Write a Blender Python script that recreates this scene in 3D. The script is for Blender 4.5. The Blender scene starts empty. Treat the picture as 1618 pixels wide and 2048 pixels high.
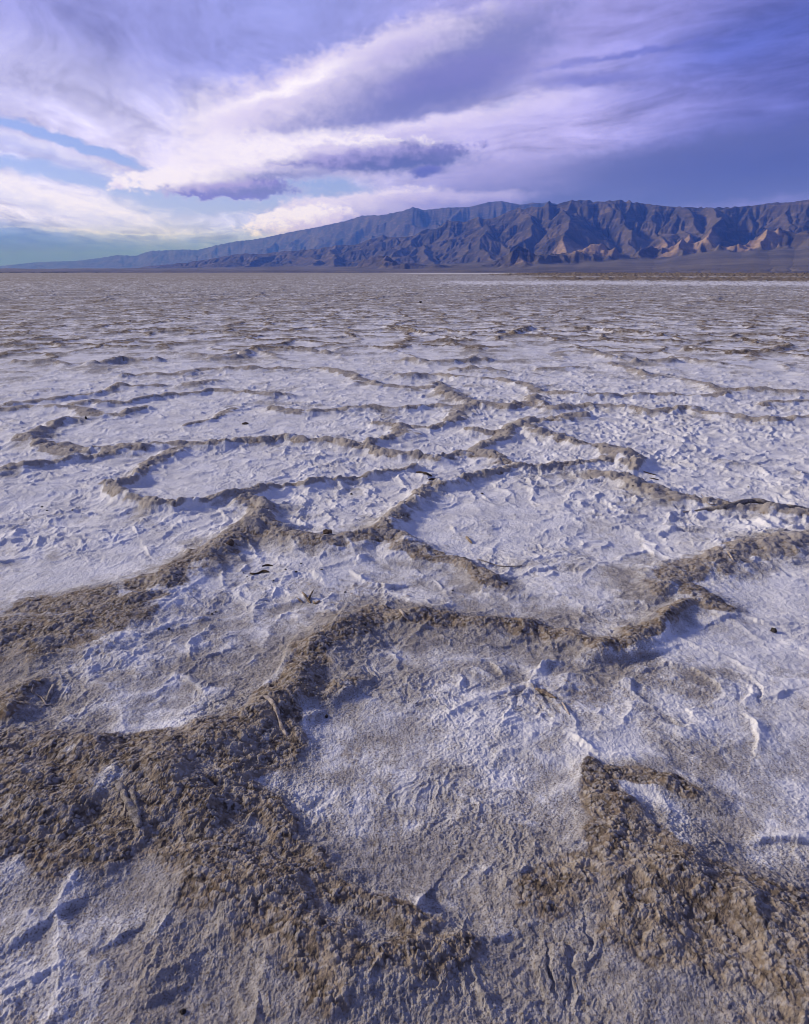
import bpy, bmesh, math
import numpy as np
from mathutils import Vector

F32 = np.float32
rad = math.radians
sc = bpy.context.scene
C = sc.collection

# ------------------------------------------------------------------ camera
FOC, PW, PH, HORIZON = 1400.0, 1618.0, 2048.0, 545.0
PITCH = math.atan((PH / 2 - HORIZON) / FOC)
CAM_H = 1.5
cd = bpy.data.cameras.new('camera')
cd.sensor_fit = 'HORIZONTAL'
cd.sensor_width = 36.0
cd.lens = 36.0 * FOC / PW
cd.clip_start = 0.05
cd.clip_end = 200000.0
cam = bpy.data.objects.new('camera', cd)
C.objects.link(cam)
cam.location = (0, 0, CAM_H)
cam.rotation_euler = (math.pi / 2 - PITCH, 0, 0)
sc.camera = cam

CP, SP = math.cos(PITCH), math.sin(PITCH)

def ray(px, py):
    """direction in the world of a point measured on the photograph"""
    a = (px - PW / 2) / FOC
    b = -(py - PH / 2) / FOC
    v = Vector((a, CP + b * SP, -SP + b * CP))
    return v.normalized()

def azel(px, py):
    v = ray(px, py)
    return math.atan2(v.x, v.y), math.asin(v.z)

def gpt(px, py, z=0.0):
    v = ray(px, py)
    t = (z - CAM_H) / v.z
    return (v.x * t, v.y * t)

def project(x, y, z=0.0):
    """arrays of world points -> photograph position"""
    dz = z - CAM_H
    depth = y * CP - dz * SP
    up = y * SP + dz * CP
    depth = np.maximum(depth, 1e-3)
    return PW / 2 + FOC * x / depth, PH / 2 - FOC * up / depth

# ------------------------------------------------------------------ sun, exposure
SUN_AZ, SUN_EL = rad(-74), rad(23)      # from the left, a little ahead of the camera
sv = Vector((math.sin(SUN_AZ) * math.cos(SUN_EL), math.cos(SUN_AZ) * math.cos(SUN_EL), math.sin(SUN_EL)))
sl = bpy.data.lights.new('sun', 'SUN')
sl.energy = 4.0
sl.angle = rad(8.0)
sl.color = (1.0, 0.92, 0.89)
sun = bpy.data.objects.new('sun', sl)
C.objects.link(sun)
sun.rotation_euler = (-sv).to_track_quat('-Z', 'Y').to_euler()
sun.location = (-30, 20, 40)

sc.view_settings.view_transform = 'Standard'
sc.view_settings.look = 'None'
sc.view_settings.exposure = 0.0
sc.view_settings.gamma = 1.0
sc.render.engine = 'CYCLES'
sc.cycles.max_bounces = 3
sc.cycles.diffuse_bounces = 2
sc.cycles.glossy_bounces = 1
sc.cycles.transmission_bounces = 1
sc.cycles.volume_bounces = 0
sc.cycles.use_denoising = True
sc.cycles.filter_width = 1.0
sc.cycles.caustics_reflective = False
sc.cycles.caustics_refractive = False

def lin(r, g, b):
    def f(c):
        c /= 255.0
        return c / 12.92 if c <= 0.04045 else ((c + 0.055) / 1.055) ** 2.4
    return (f(r), f(g), f(b))

# ------------------------------------------------------------------ node helper
class G:
    """small expression builder over a node tree"""
    def __init__(self, nt):
        self.nt, self.n, self.l = nt, nt.nodes, nt.links
    def put(self, sock, v):
        if isinstance(v, bpy.types.NodeSocket):
            self.l.new(v, sock)
        elif sock.type == 'RGBA' and len(v) == 3:
            sock.default_value = (*v, 1.0)
        else:
            sock.default_value = v
    def m(self, op, a, b=None, c=None, clamp=False):
        nd = self.n.new('ShaderNodeMath'); nd.operation = op; nd.use_clamp = clamp
        for i, v in enumerate((a, b, c)):
            if v is not None: self.put(nd.inputs[i], v)
        return nd.outputs[0]
    def v(self, op, a, b=None, scale=None):
        nd = self.n.new('ShaderNodeVectorMath'); nd.operation = op
        self.put(nd.inputs[0], a)
        if b is not None: self.put(nd.inputs[1], b)
        if scale is not None: self.put(nd.inputs['Scale'], scale)
        return nd.outputs['Value'] if op in ('DOT_PRODUCT', 'LENGTH') else nd.outputs[0]
    def xyz(self, x, y, z=0.0):
        nd = self.n.new('ShaderNodeCombineXYZ')
        for i, q in enumerate((x, y, z)): self.put(nd.inputs[i], q)
        return nd.outputs[0]
    def noise(self, vec, scale, detail=3.0, rough=0.5, dims='3D', dist=0.0):
        nd = self.n.new('ShaderNodeTexNoise'); nd.noise_dimensions = dims
        self.put(nd.inputs['Vector'], vec)
        nd.inputs['Scale'].default_value = scale
        nd.inputs['Detail'].default_value = detail
        nd.inputs['Roughness'].default_value = rough
        nd.inputs['Distortion'].default_value = dist
        return nd.outputs['Fac'], nd.outputs['Color']
    def mix(self, f, a, b):
        nd = self.n.new('ShaderNodeMix'); nd.data_type = 'RGBA'
        self.put(nd.inputs[0], f); self.put(nd.inputs[6], a); self.put(nd.inputs[7], b)
        return nd.outputs[2]
    def ss(self, x, a, b):
        """smoothstep from a (0) to b (1)"""
        nd = self.n.new('ShaderNodeMapRange'); nd.interpolation_type = 'SMOOTHSTEP'
        self.put(nd.inputs[0], x)
        nd.inputs[1].default_value = a; nd.inputs[2].default_value = b
        return nd.outputs[0]
    def lerp(self, x, a, b, c, d):
        nd = self.n.new('ShaderNodeMapRange'); nd.clamp = True
        self.put(nd.inputs[0], x)
        for i, q in enumerate((a, b, c, d)): nd.inputs[i + 1].default_value = q
        return nd.outputs[0]
    def attr(self, name):
        nd = self.n.new('ShaderNodeAttribute'); nd.attribute_name = name
        return nd.outputs['Fac']

# ------------------------------------------------------------------ sky: Nishita air with cloud sheets
world = bpy.data.worlds.new('World')
sc.world = world
world.use_nodes = True
nt = world.node_tree
nt.nodes.clear()
g = G(nt)
SKY_GAIN = 1.04
tc = nt.nodes.new('ShaderNodeTexCoord').outputs['Generated']
sep = nt.nodes.new('ShaderNodeSeparateXYZ'); g.put(sep.inputs[0], tc)
dx, dy, dz = sep.outputs
DEG = 180.0 / math.pi
U = g.m('MULTIPLY', g.m('ARCTAN2', dx, dy), DEG)          # bearing, degrees right of north
V = g.m('MULTIPLY', g.m('ARCSINE', dz), DEG)              # altitude, degrees
zc = g.m('ADD', g.m('MAXIMUM', dz, 0.0), 0.07)
PX, PY = g.m('DIVIDE', dx, zc), g.m('DIVIDE', dy, zc)     # position on a high cloud sheet
# fibres of the high sheet converge towards the horizon a little left of north
a0 = rad(-9)
al = g.m('ADD', g.m('MULTIPLY', PX, math.sin(a0)), g.m('MULTIPLY', PY, math.cos(a0)))
ac = g.m('SUBTRACT', g.m('MULTIPLY', PX, math.cos(a0)), g.m('MULTIPLY', PY, math.sin(a0)))
uv = g.xyz(U, V, 0.0)
w1, w1c = g.noise(g.xyz(U, g.m('MULTIPLY', V, 2.0), 3.0), 0.13, 4.0, 0.55)
w2, w2c = g.noise(g.xyz(U, g.m('MULTIPLY', V, 1.7), 9.0), 0.62, 6.0, 0.62)
stL, _ = g.noise(g.xyz(g.m('MULTIPLY', ac, 3.0), g.m('MULTIPLY', al, 1.1), 1.0), 1.0, 8.0, 0.6, dist=0.9)
stR, _ = g.noise(g.xyz(g.m('ADD', g.m('MULTIPLY', U, 0.16), g.m('MULTIPLY', V, 0.05)), g.m('SUBTRACT', g.m('MULTIPLY', V, 0.85), g.m('MULTIPLY', U, 0.08)), 5.0), 1.0, 8.0, 0.64, dist=0.5)
sf = g.ss(U, -8.0, 6.0)
st = g.m('ADD', g.m('MULTIPLY', stL, g.m('SUBTRACT', 1.0, sf)), g.m('MULTIPLY', stR, sf))
w3, _ = g.noise(g.xyz(U, g.m('MULTIPLY', V, 1.25), 4.0), 1.15, 7.0, 0.66)
wc = g.m('SUBTRACT', w3, 0.5)
wa = g.m('SUBTRACT', w1, 0.5); wb = g.m('SUBTRACT', w2, 0.5)
w1s = nt.nodes.new('ShaderNodeSeparateColor'); g.put(w1s.inputs[0], w1c)
w2s = nt.nodes.new('ShaderNodeSeparateColor'); g.put(w2s.inputs[0], w2c)
def warp(base, s1, s2, k1, k2):
    a = g.m('MULTIPLY', g.m('SUBTRACT', s1, 0.5), k1)
    b = g.m('MULTIPLY', g.m('SUBTRACT', s2, 0.5), k2)
    return g.m('ADD', base, g.m('ADD', a, b))
UW = warp(U, w1s.outputs[0], w2s.outputs[0], 2.6, 1.8)
VW = warp(V, w1s.outputs[1], w2s.outputs[1], 1.2, 1.0)

def el_of(px, py):
    a, e = azel(px, py)
    return a * DEG, e * DEG
PPD = FOC / DEG                                            # photograph pixels per degree near the horizon

def gauss(px, py, rx, ry, rot=0.0, u=None, v=None):
    """ellipse coordinate: squared radius, and the two turned axes"""
    cu, cv = el_of(px, py)
    u = g.m('SUBTRACT', UW if u is None else u, cu); v = g.m('SUBTRACT', VW if v is None else v, cv)
    c, s = math.cos(rad(rot)), math.sin(rad(rot))
    p = g.m('ADD', g.m('MULTIPLY', u, c * PPD / rx), g.m('MULTIPLY', v, s * PPD / rx))
    q = g.m('ADD', g.m('MULTIPLY', u, -s * PPD / ry), g.m('MULTIPLY', v, c * PPD / ry))
    return g.m('ADD', g.m('MULTIPLY', p, p), g.m('MULTIPLY', q, q)), p, q

# broad colour of the veil of high cloud, as patches
tints = [  # px, py, rx, ry, rot, sRGB
    (150, 40, 420, 110, -10, (158, 158, 222)), (560, 60, 260, 110, 0, (150, 155, 222)),
    (60, 150, 260, 50, -12, (176, 174, 228)), (220, 215, 300, 55, -15, (226, 222, 247)),
    (330, 290, 200, 60, -10, (224, 216, 244)), (40, 320, 130, 26, -12, (198, 200, 242)),
    (130, 410, 240, 36, -8, (236, 230, 250)), (30, 492, 330, 30, 0, (112, 140, 220)),
    (330, 505, 280, 26, 0, (122, 156, 228)), (1000, 60, 200, 80, 10, (180, 172, 230)),
    (1250, 80, 170, 70, 0, (150, 146, 216)), (920, 230, 240, 50, 12, (206, 196, 236)),
    (1150, 255, 200, 40, 5, (184, 174, 226)), (1400, 220, 160, 70, 0, (120, 122, 200)),
    (1560, 60, 170, 90, 0, (86, 92, 162)), (1590, 190, 140, 110, 0, (84, 88, 156)),
    (1450, 90, 120, 30, 5, (66, 92, 192)), (980, 390, 230, 40, 0, (152, 146, 206)),
    (1560, 385, 120, 14, 6, (146, 138, 200)), (620, 300, 200, 60, 0, (214, 204, 238)),
    (600, 440, 200, 50, 0, (200, 205, 244)),
]
acc_c, acc_w = None, None
for (px, py, rx, ry, rot, col) in tints:
    r2, _, _ = gauss(px, py, rx, ry, rot)
    w = g.m('EXPONENT', g.m('MULTIPLY', r2, -1.0))
    cv = g.v('SCALE', lin(*col), scale=w)
    acc_c = cv if acc_c is None else g.v('ADD', acc_c, cv)
    acc_w = w if acc_w is None else g.m('ADD', acc_w, w)
dflt = 0.05
acc_c = g.v('ADD', acc_c, tuple(dflt * q for q in lin(106, 116, 168)))
acc_w = g.m('ADD', acc_w, dflt)
veil = g.v('SCALE', acc_c, scale=g.m('DIVIDE', 1.0, acc_w))
# fibres brighten and thin the veil
lift = g.m('ADD', 1.0, g.m('MULTIPLY', g.m('MULTIPLY', g.m('SUBTRACT', st, 0.5), 1.9), g.lerp(V, 9.0, 20.0, 1.0, 0.5)))
lift = g.m('ADD', lift, g.m('ADD', g.m('MULTIPLY', wb, 0.2), g.m('MULTIPLY', wc, 0.22)))
veil = g.v('SCALE', veil, scale=lift)

# where the veil is open and the air shows through
open_ = None
for (px, py, rx, ry, rot, k) in [
        (60, 262, 120, 9, -14, 1.0), (185, 297, 120, 9, -16, 0.9), (150, 352, 190, 13, -8, 1.25),
        (420, 405, 190, 26, 3, 1.2), (640, 378, 90, 24, 0, 1.3), (330, 450, 110, 9, 0, 0.6),
        (1440, 78, 110, 16, 6, 0.2),
        (1010, 205, 50, 12, 12, 0.6), (550, 25, 60, 20, 0, 0.4)]:
    r2, _, _ = gauss(px, py, rx, ry, rot)
    o = g.m('MULTIPLY', g.m('EXPONENT', g.m('MULTIPLY', r2, -1.0)), k)
    open_ = o if open_ is None else g.m('ADD', open_, o)
open_ = g.m('ADD', open_, g.m('MULTIPLY', g.m('SUBTRACT', 0.5, st), 0.9))
open_ = g.ss(open_, 0.22, 0.95)

col = veil
def cloud(px, py, rx, ry, rot, light, dark, edge=0.35, rag=1.6, sh=(0.0, 1.0), lo=-0.5, hi=0.6, op=1.0, tn=0.6, puff=0.0):
    """one cloud body: ragged ellipse, bright towards sh (right, up), dark away from it"""
    global col, open_
    r2, p, q = gauss(px, py, rx, ry, rot)
    d = g.m('SUBTRACT', 1.0, g.m('SQRT', r2))
    d = g.m('ADD', d, g.m('ADD', g.m('MULTIPLY', wb, rag), g.m('MULTIPLY', wc, puff)))
    d = g.m('ADD', d, g.m('MULTIPLY', g.m('SUBTRACT', st, 0.5), 0.5))
    mask = g.m('MULTIPLY', g.ss(d, -edge * 0.25, edge), op)
    t = g.m('ADD', g.m('MULTIPLY', p, sh[0]), g.m('MULTIPLY', q, sh[1]))
    t = g.m('ADD', t, g.m('ADD', g.m('MULTIPLY', wb, tn), g.m('MULTIPLY', wc, puff * 1.5)))
    t = g.m('ADD', t, g.m('MULTIPLY', g.m('SUBTRACT', st, 0.5), 0.7))
    t = g.ss(t, lo, hi)
    c = g.mix(t, lin(*dark), lin(*light))
    col = g.mix(mask, col, c)
    open_ = g.m('MULTIPLY', open_, g.m('SUBTRACT', 1.0, mask))

# soft light body under the great bank, left
cloud(560, 255, 230, 75, 14, (240, 232, 248), (190, 180, 222), 0.9, 0.5, (-0.5, 0.4), -0.8, 0.6, 0.85)
cloud(445, 285, 90, 95, 20, (248, 240, 252), (214, 204, 236), 0.9, 0.6, (-0.4, 0.3), -0.8, 0.5, 0.85)
cloud(140, 318, 200, 16, -16, (222, 220, 248), (176, 184, 236), 0.9, 0.8, (0, 1), -0.8, 0.5, 0.75, 0.7, 0.4)
cloud(120, 400, 250, 30, -12, (246, 240, 252), (206, 208, 244), 0.8, 0.8, (0.1, 1), -0.8, 0.4, 0.85, 0.7, 0.3)
# great bank in the middle, lit along its upper left edge
cloud(770, 160, 370, 78, 15, (220, 210, 238), (126, 127, 182), 0.36, 0.5, (-0.75, 0.75), -0.45, 0.7, 0.97, 0.7, 0.4)
cloud(585, 172, 200, 17, 21, (252, 244, 252), (214, 204, 236), 0.9, 0.7, (0.0, 1.0), -1.0, 0.3, 0.95)
cloud(790, 82, 95, 11, 8, (232, 224, 244), (196, 188, 228), 0.9, 0.7, (0.0, 1.0), -1.0, 0.3, 0.8)
cloud(780, 95, 110, 24, 12, (206, 196, 232), (168, 160, 214), 0.9, 0.6, (-0.5, 0.7), -0.8, 0.6, 0.8)
cloud(910, 172, 230, 48, 6, (124, 120, 186), (110, 113, 172), 0.9, 0.5, (0, 1), -0.6, 0.8, 0.8)
# white wisps below it
cloud(850, 252, 240, 20, 11, (228, 218, 244), (196, 186, 228), 0.9, 1.2, (0, 1), -0.6, 0.5, 0.9)
cloud(1000, 240, 200, 34, 10, (214, 204, 240), (180, 172, 224), 0.9, 1.0, (0, 1), -0.6, 0.6, 0.7)
# thin dark streaks on the right
cloud(1290, 96, 200, 7, 6, (112, 114, 192), (98, 104, 182), 0.9, 0.5, (0, 1), -1, 1, 0.75)
cloud(1190, 157, 110, 13, 0, (120, 120, 192), (104, 108, 184), 0.9, 0.5, (0, 1), -1, 1, 0.75)
# dark rain sheet over the right half of the range
cloud(1400, 350, 520, 66, 4, (104, 106, 152), (82, 86, 132), 0.45, 0.35, (-0.5, 0.5), -0.9, 0.9, 0.95)
cloud(1580, 290, 330, 60, 6, (90, 94, 146), (76, 82, 136), 0.8, 0.5, (0, 1), -0.8, 0.8, 0.85)
cloud(1000, 350, 170, 50, 0, (176, 166, 214), (150, 144, 200), 0.9, 0.5, (-0.3, 0.6), -0.9, 0.9, 0.6)
cloud(480, 318, 135, 52, 4, (242, 234, 248), (206, 196, 230), 0.6, 0.6, (-0.6, 0.7), -0.9, 0.4, 0.9, 0.7, 0.9)
cloud(620, 285, 150, 24, 3, (240, 232, 248), (190, 180, 220), 0.7, 0.6, (-0.5, 0.8), -0.8, 0.4, 0.85, 0.7, 0.7)
# small lens clouds with dark floors
cloud(690, 306, 235, 27, 2, (244, 236, 248), (104, 102, 168), 0.3, 0.7, (-0.95, 1.0), -0.55, 0.45, 0.98, 0.9, 1.0)
cloud(765, 318, 195, 27, 1, (158, 148, 200), (90, 96, 146), 0.7, 0.8, (-0.7, 0.9), -0.5, 0.7, 0.96, 0.8, 0.9)
cloud(700, 300, 120, 12, 2, (214, 204, 234), (160, 152, 204), 0.9, 0.9, (-0.6, 0.9), -0.7, 0.7, 0.85, 0.8, 1.1)
cloud(850, 339, 34, 11, 0, (104, 104, 174), (84, 88, 158), 0.6, 0.6, (0, 1), -0.5, 0.9, 0.9)
cloud(425, 370, 170, 28, 0, (246, 238, 248), (126, 118, 184), 0.25, 0.7, (-1.0, 1.0), -0.5, 0.5, 0.98, 0.9, 1.0)
cloud(490, 379, 130, 17, 0, (170, 158, 208), (120, 121, 168), 0.7, 0.8, (-0.8, 0.9), -0.5, 0.7, 0.92, 0.8, 0.9)
cloud(242, 368, 15, 10, 0, (240, 230, 246), (206, 196, 232), 0.6, 0.6, (-0.5, 0.8), -0.9, 0.3, 0.9, 0.6, 0.4)
cloud(560, 347, 140, 13, 3, (196, 190, 220), (122, 122, 168), 0.8, 0.8, (-0.3, 0.9), -0.6, 0.8, 0.85, 0.8, 0.7)
# bright cumulus banked behind the range
cloud(710, 414, 210, 32, 6, (226, 216, 240), (168, 160, 208), 0.35, 0.7, (-0.4, 0.8), -0.6, 0.6, 0.95, 0.8, 0.4)
cloud(600, 440, 105, 24, 6, (246, 238, 248), (204, 190, 226), 0.3, 0.9, (-0.5, 0.9), -0.7, 0.4, 0.98, 0.8, 1.2)
cloud(920, 398, 160, 16, 0, (190, 180, 222), (146, 140, 196), 0.5, 0.6, (-0.2, 0.9), -0.6, 0.6, 0.9)
cloud(30, 515, 470, 40, 0, (104, 112, 244), (84, 96, 240), 0.9, 0.4, (0, 1), -0.9, 0.9, 1.0, 0.3)
# low broken lines on the left
cloud(250, 462, 230, 4, -1, (226, 226, 250), (180, 190, 240), 0.9, 0.9, (0, 1), -0.8, 0.4, 0.9, 0.6, 0.5)
cloud(140, 455, 70, 5, -2, (232, 228, 250), (190, 196, 240), 0.9, 0.9, (0, 1), -0.8, 0.4, 0.9, 0.6, 0.8)
# low light reaches us through the blue air of the basin: far cloud has that much more blue to start with
path = g.m('DIVIDE', 2.9, g.m('MAXIMUM', dz, 0.058))       # kilometres of basin air in front of it
airlift = g.xyz(1.0, g.m('EXPONENT', g.m('MULTIPLY', path, 0.002)), g.m('EXPONENT', g.m('MULTIPLY', path, 0.0215)))
col = g.v('MULTIPLY', col, airlift)

sky = nt.nodes.new('ShaderNodeTexSky')
sky.sky_type = 'NISHITA'
sky.sun_disc = False
sky.sun_elevation = SUN_EL
sky.sun_rotation = SUN_AZ
sky.air_density = 1.0
sky.dust_density = 0.3
sky.ozone_density = 1.0
bg_air = nt.nodes.new('ShaderNodeBackground'); bg_air.inputs[1].default_value = 0.10
g.put(bg_air.inputs[0], g.v('MULTIPLY', g.v('MULTIPLY', sky.outputs[0], (0.80, 0.76, 1.2)), airlift))
bg_cl = nt.nodes.new('ShaderNodeBackground'); bg_cl.inputs[1].default_value = SKY_GAIN
g.put(bg_cl.inputs[0], col)
mx = nt.nodes.new('ShaderNodeMixShader')
g.put(mx.inputs[0], open_)
nt.links.new(bg_cl.outputs[0], mx.inputs[1]); nt.links.new(bg_air.outputs[0], mx.inputs[2])
wo = nt.nodes.new('ShaderNodeOutputWorld')
nt.links.new(mx.outputs[0], wo.inputs[0])
world.cycles.sampling_method = 'MANUAL'
world.cycles.sample_map_resolution = 512

# ------------------------------------------------------------------ array noise
_rng = np.random.RandomState(7)
PERM = np.concatenate([_rng.permutation(256)] * 3).astype(np.int32)
_ga = np.arange(16) / 16.0 * 2 * np.pi
GX, GY = np.cos(_ga).astype(F32), np.sin(_ga).astype(F32)

def perlin(x, y, seed=0):
    x = np.asarray(x, F32); y = np.asarray(y, F32)
    fx, fy = np.floor(x), np.floor(y)
    xi, yi = fx.astype(np.int32) & 255, fy.astype(np.int32) & 255
    x = x - fx; y = y - fy
    u = x * x * x * (x * (x * 6 - 15) + 10); v = y * y * y * (y * (y * 6 - 15) + 10)
    s = (seed * 37) & 255
    A = PERM[xi + s] ; B = PERM[((xi + 1) & 255) + s]
    def gr(h, X, Y):
        h = h & 15
        return GX[h] * X + GY[h] * Y
    n00 = gr(PERM[A + yi], x, y); n10 = gr(PERM[B + yi], x - 1, y)
    n01 = gr(PERM[A + ((yi + 1) & 255)], x, y - 1); n11 = gr(PERM[B + ((yi + 1) & 255)], x - 1, y - 1)
    a = n00 + u * (n10 - n00); b = n01 + u * (n11 - n01)
    return (a + v * (b - a)) * F32(1.5)

def fade(lam, s):
    """how much of a wave of length lam a grid of spacing s can carry"""
    return np.clip((lam / s - 1.6) / 2.0, 0, 1).astype(F32)

def fbm(x, y, f, octs, seed=0, gain=0.5, s=None):
    out = np.zeros_like(x, F32); a = 1.0
    for o in range(octs):
        n = perlin(x * f + 17.3 * o, y * f - 9.1 * o, seed + o)
        out += n * (a if s is None else a * fade(1.0 / f, s))
        f *= 2.03; a *= gain
    return out

def ridged(x, y, f, octs, seed=0, gain=0.5, s=None):
    out = np.zeros_like(x, F32); a = 1.0
    for o in range(octs):
        n = 1 - np.abs(perlin(x * f + 31.7 * o, y * f + 5.3 * o, seed + o)) * 1.6
        n = np.maximum(n, 0); n = n * n
        out += n * (a if s is None else a * fade(1.0 / f, s))
        f *= 2.03; a *= gain
    return out

def smooth(x, a, b):
    t = np.clip((x - a) / (b - a), 0, 1)
    return (t * t * (3 - 2 * t)).astype(F32)

def hash2(ix, iy, seed):
    h = PERM[(PERM[(ix + seed * 13) & 255] + iy) & 255]
    h2 = PERM[(h + 91 + (ix & 7)) & 255]
    h3 = PERM[(h2 + 57 + (iy & 7)) & 255]
    return (h * F32(1 / 256.0) + h3 * F32(1 / 65536.0)), (h2 * F32(1 / 256.0) + h * F32(1 / 65536.0))

def worley(x, y, f, seed=0, jit=0.9):
    """distance to the nearest scattered point, in cells; and that cell's own number"""
    X = (x * f).astype(F32); Y = (y * f).astype(F32)
    ix, iy = np.floor(X).astype(np.int32), np.floor(Y).astype(np.int32)
    best = np.full(X.shape, 9.0, F32); idv = np.zeros(X.shape, F32)
    for a in (-1, 0, 1):
        for b in (-1, 0, 1):
            jx, jy = hash2(ix + a, iy + b, seed)
            d = (ix + a + 0.5 + (jx - 0.5) * jit - X) ** 2 + (iy + b + 0.5 + (jy - 0.5) * jit - Y) ** 2
            k = d < best
            best = np.where(k, d, best); idv = np.where(k, jx, idv)
    return np.sqrt(best), idv

def vor_edge(x, y, f, seed=0, jit=0.8):
    """distance to the nearest cell border, in metres; and the cell's number"""
    X = (x * f).astype(F32); Y = (y * f).astype(F32)
    ix, iy = np.floor(X).astype(np.int32), np.floor(Y).astype(np.int32)
    best = np.full(X.shape, 9.0, F32); bx = np.zeros_like(X); by = np.zeros_like(X); idv = np.zeros_like(X)
    pts = []
    for a in (-1, 0, 1):
        for b in (-1, 0, 1):
            jx, jy = hash2(ix + a, iy + b, seed)
            rx = ix + a + 0.5 + (jx - 0.5) * jit - X; ry = iy + b + 0.5 + (jy - 0.5) * jit - Y
            pts.append((rx, ry)); d = rx * rx + ry * ry
            k = d < best
            best = np.where(k, d, best); bx = np.where(k, rx, bx); by = np.where(k, ry, by); idv = np.where(k, jx, idv)
    e = np.full(X.shape, 9.0, F32)
    for rx, ry in pts:
        ex, ey = rx - bx, ry - by
        L = np.sqrt(ex * ex + ey * ey)
        dd = ((rx + bx) * ex + (ry + by) * ey) * 0.5 / np.maximum(L, 1e-4)
        e = np.where(L > 1e-3, np.minimum(e, dd), e)
    return e / f, idv

# ------------------------------------------------------------------ mesh helper
def grid_mesh(name, X, Y, Z, wrap, attrs, mat):
    """X, Y, Z are (rows, cols); wrap joins the last column to the first"""
    R, K = X.shape
    me = bpy.data.meshes.new(name)
    co = np.stack([X, Y, Z], -1).reshape(-1, 3).astype(F32)
    i = np.arange(R * K, dtype=np.int32).reshape(R, K)
    j = np.roll(i, -1, 1) if wrap else i[:, 1:]
    a = i if wrap else i[:, :-1]
    q = np.stack([a[:-1], a[1:], j[1:], j[:-1]], -1).reshape(-1, 4)
    me.vertices.add(len(co)); me.vertices.foreach_set('co', co.ravel())
    me.loops.add(q.size); me.loops.foreach_set('vertex_index', q.ravel())
    me.polygons.add(len(q)); me.polygons.foreach_set('loop_start', np.arange(0, q.size, 4, dtype=np.int32))
    me.update(calc_edges=True)
    me.polygons.foreach_set('use_smooth', np.ones(len(q), bool))
    for k, val in attrs.items():
        at = me.attributes.new(k, 'FLOAT', 'POINT')
        at.data.foreach_set('value', np.ascontiguousarray(val, F32).ravel())
    me.materials.append(mat)
    ob = bpy.data.objects.new(name, me)
    C.objects.link(ob)
    return ob

def new_mat(name):
    m = bpy.data.materials.new(name); m.use_nodes = True
    m.node_tree.nodes.clear()
    gg = G(m.node_tree)
    b = m.node_tree.nodes.new('ShaderNodeBsdfPrincipled')
    o = m.node_tree.nodes.new('ShaderNodeOutputMaterial')
    m.node_tree.links.new(b.outputs[0], o.inputs[0])
    b.inputs['Specular IOR Level'].default_value = 0.2
    return m, gg, b

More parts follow.
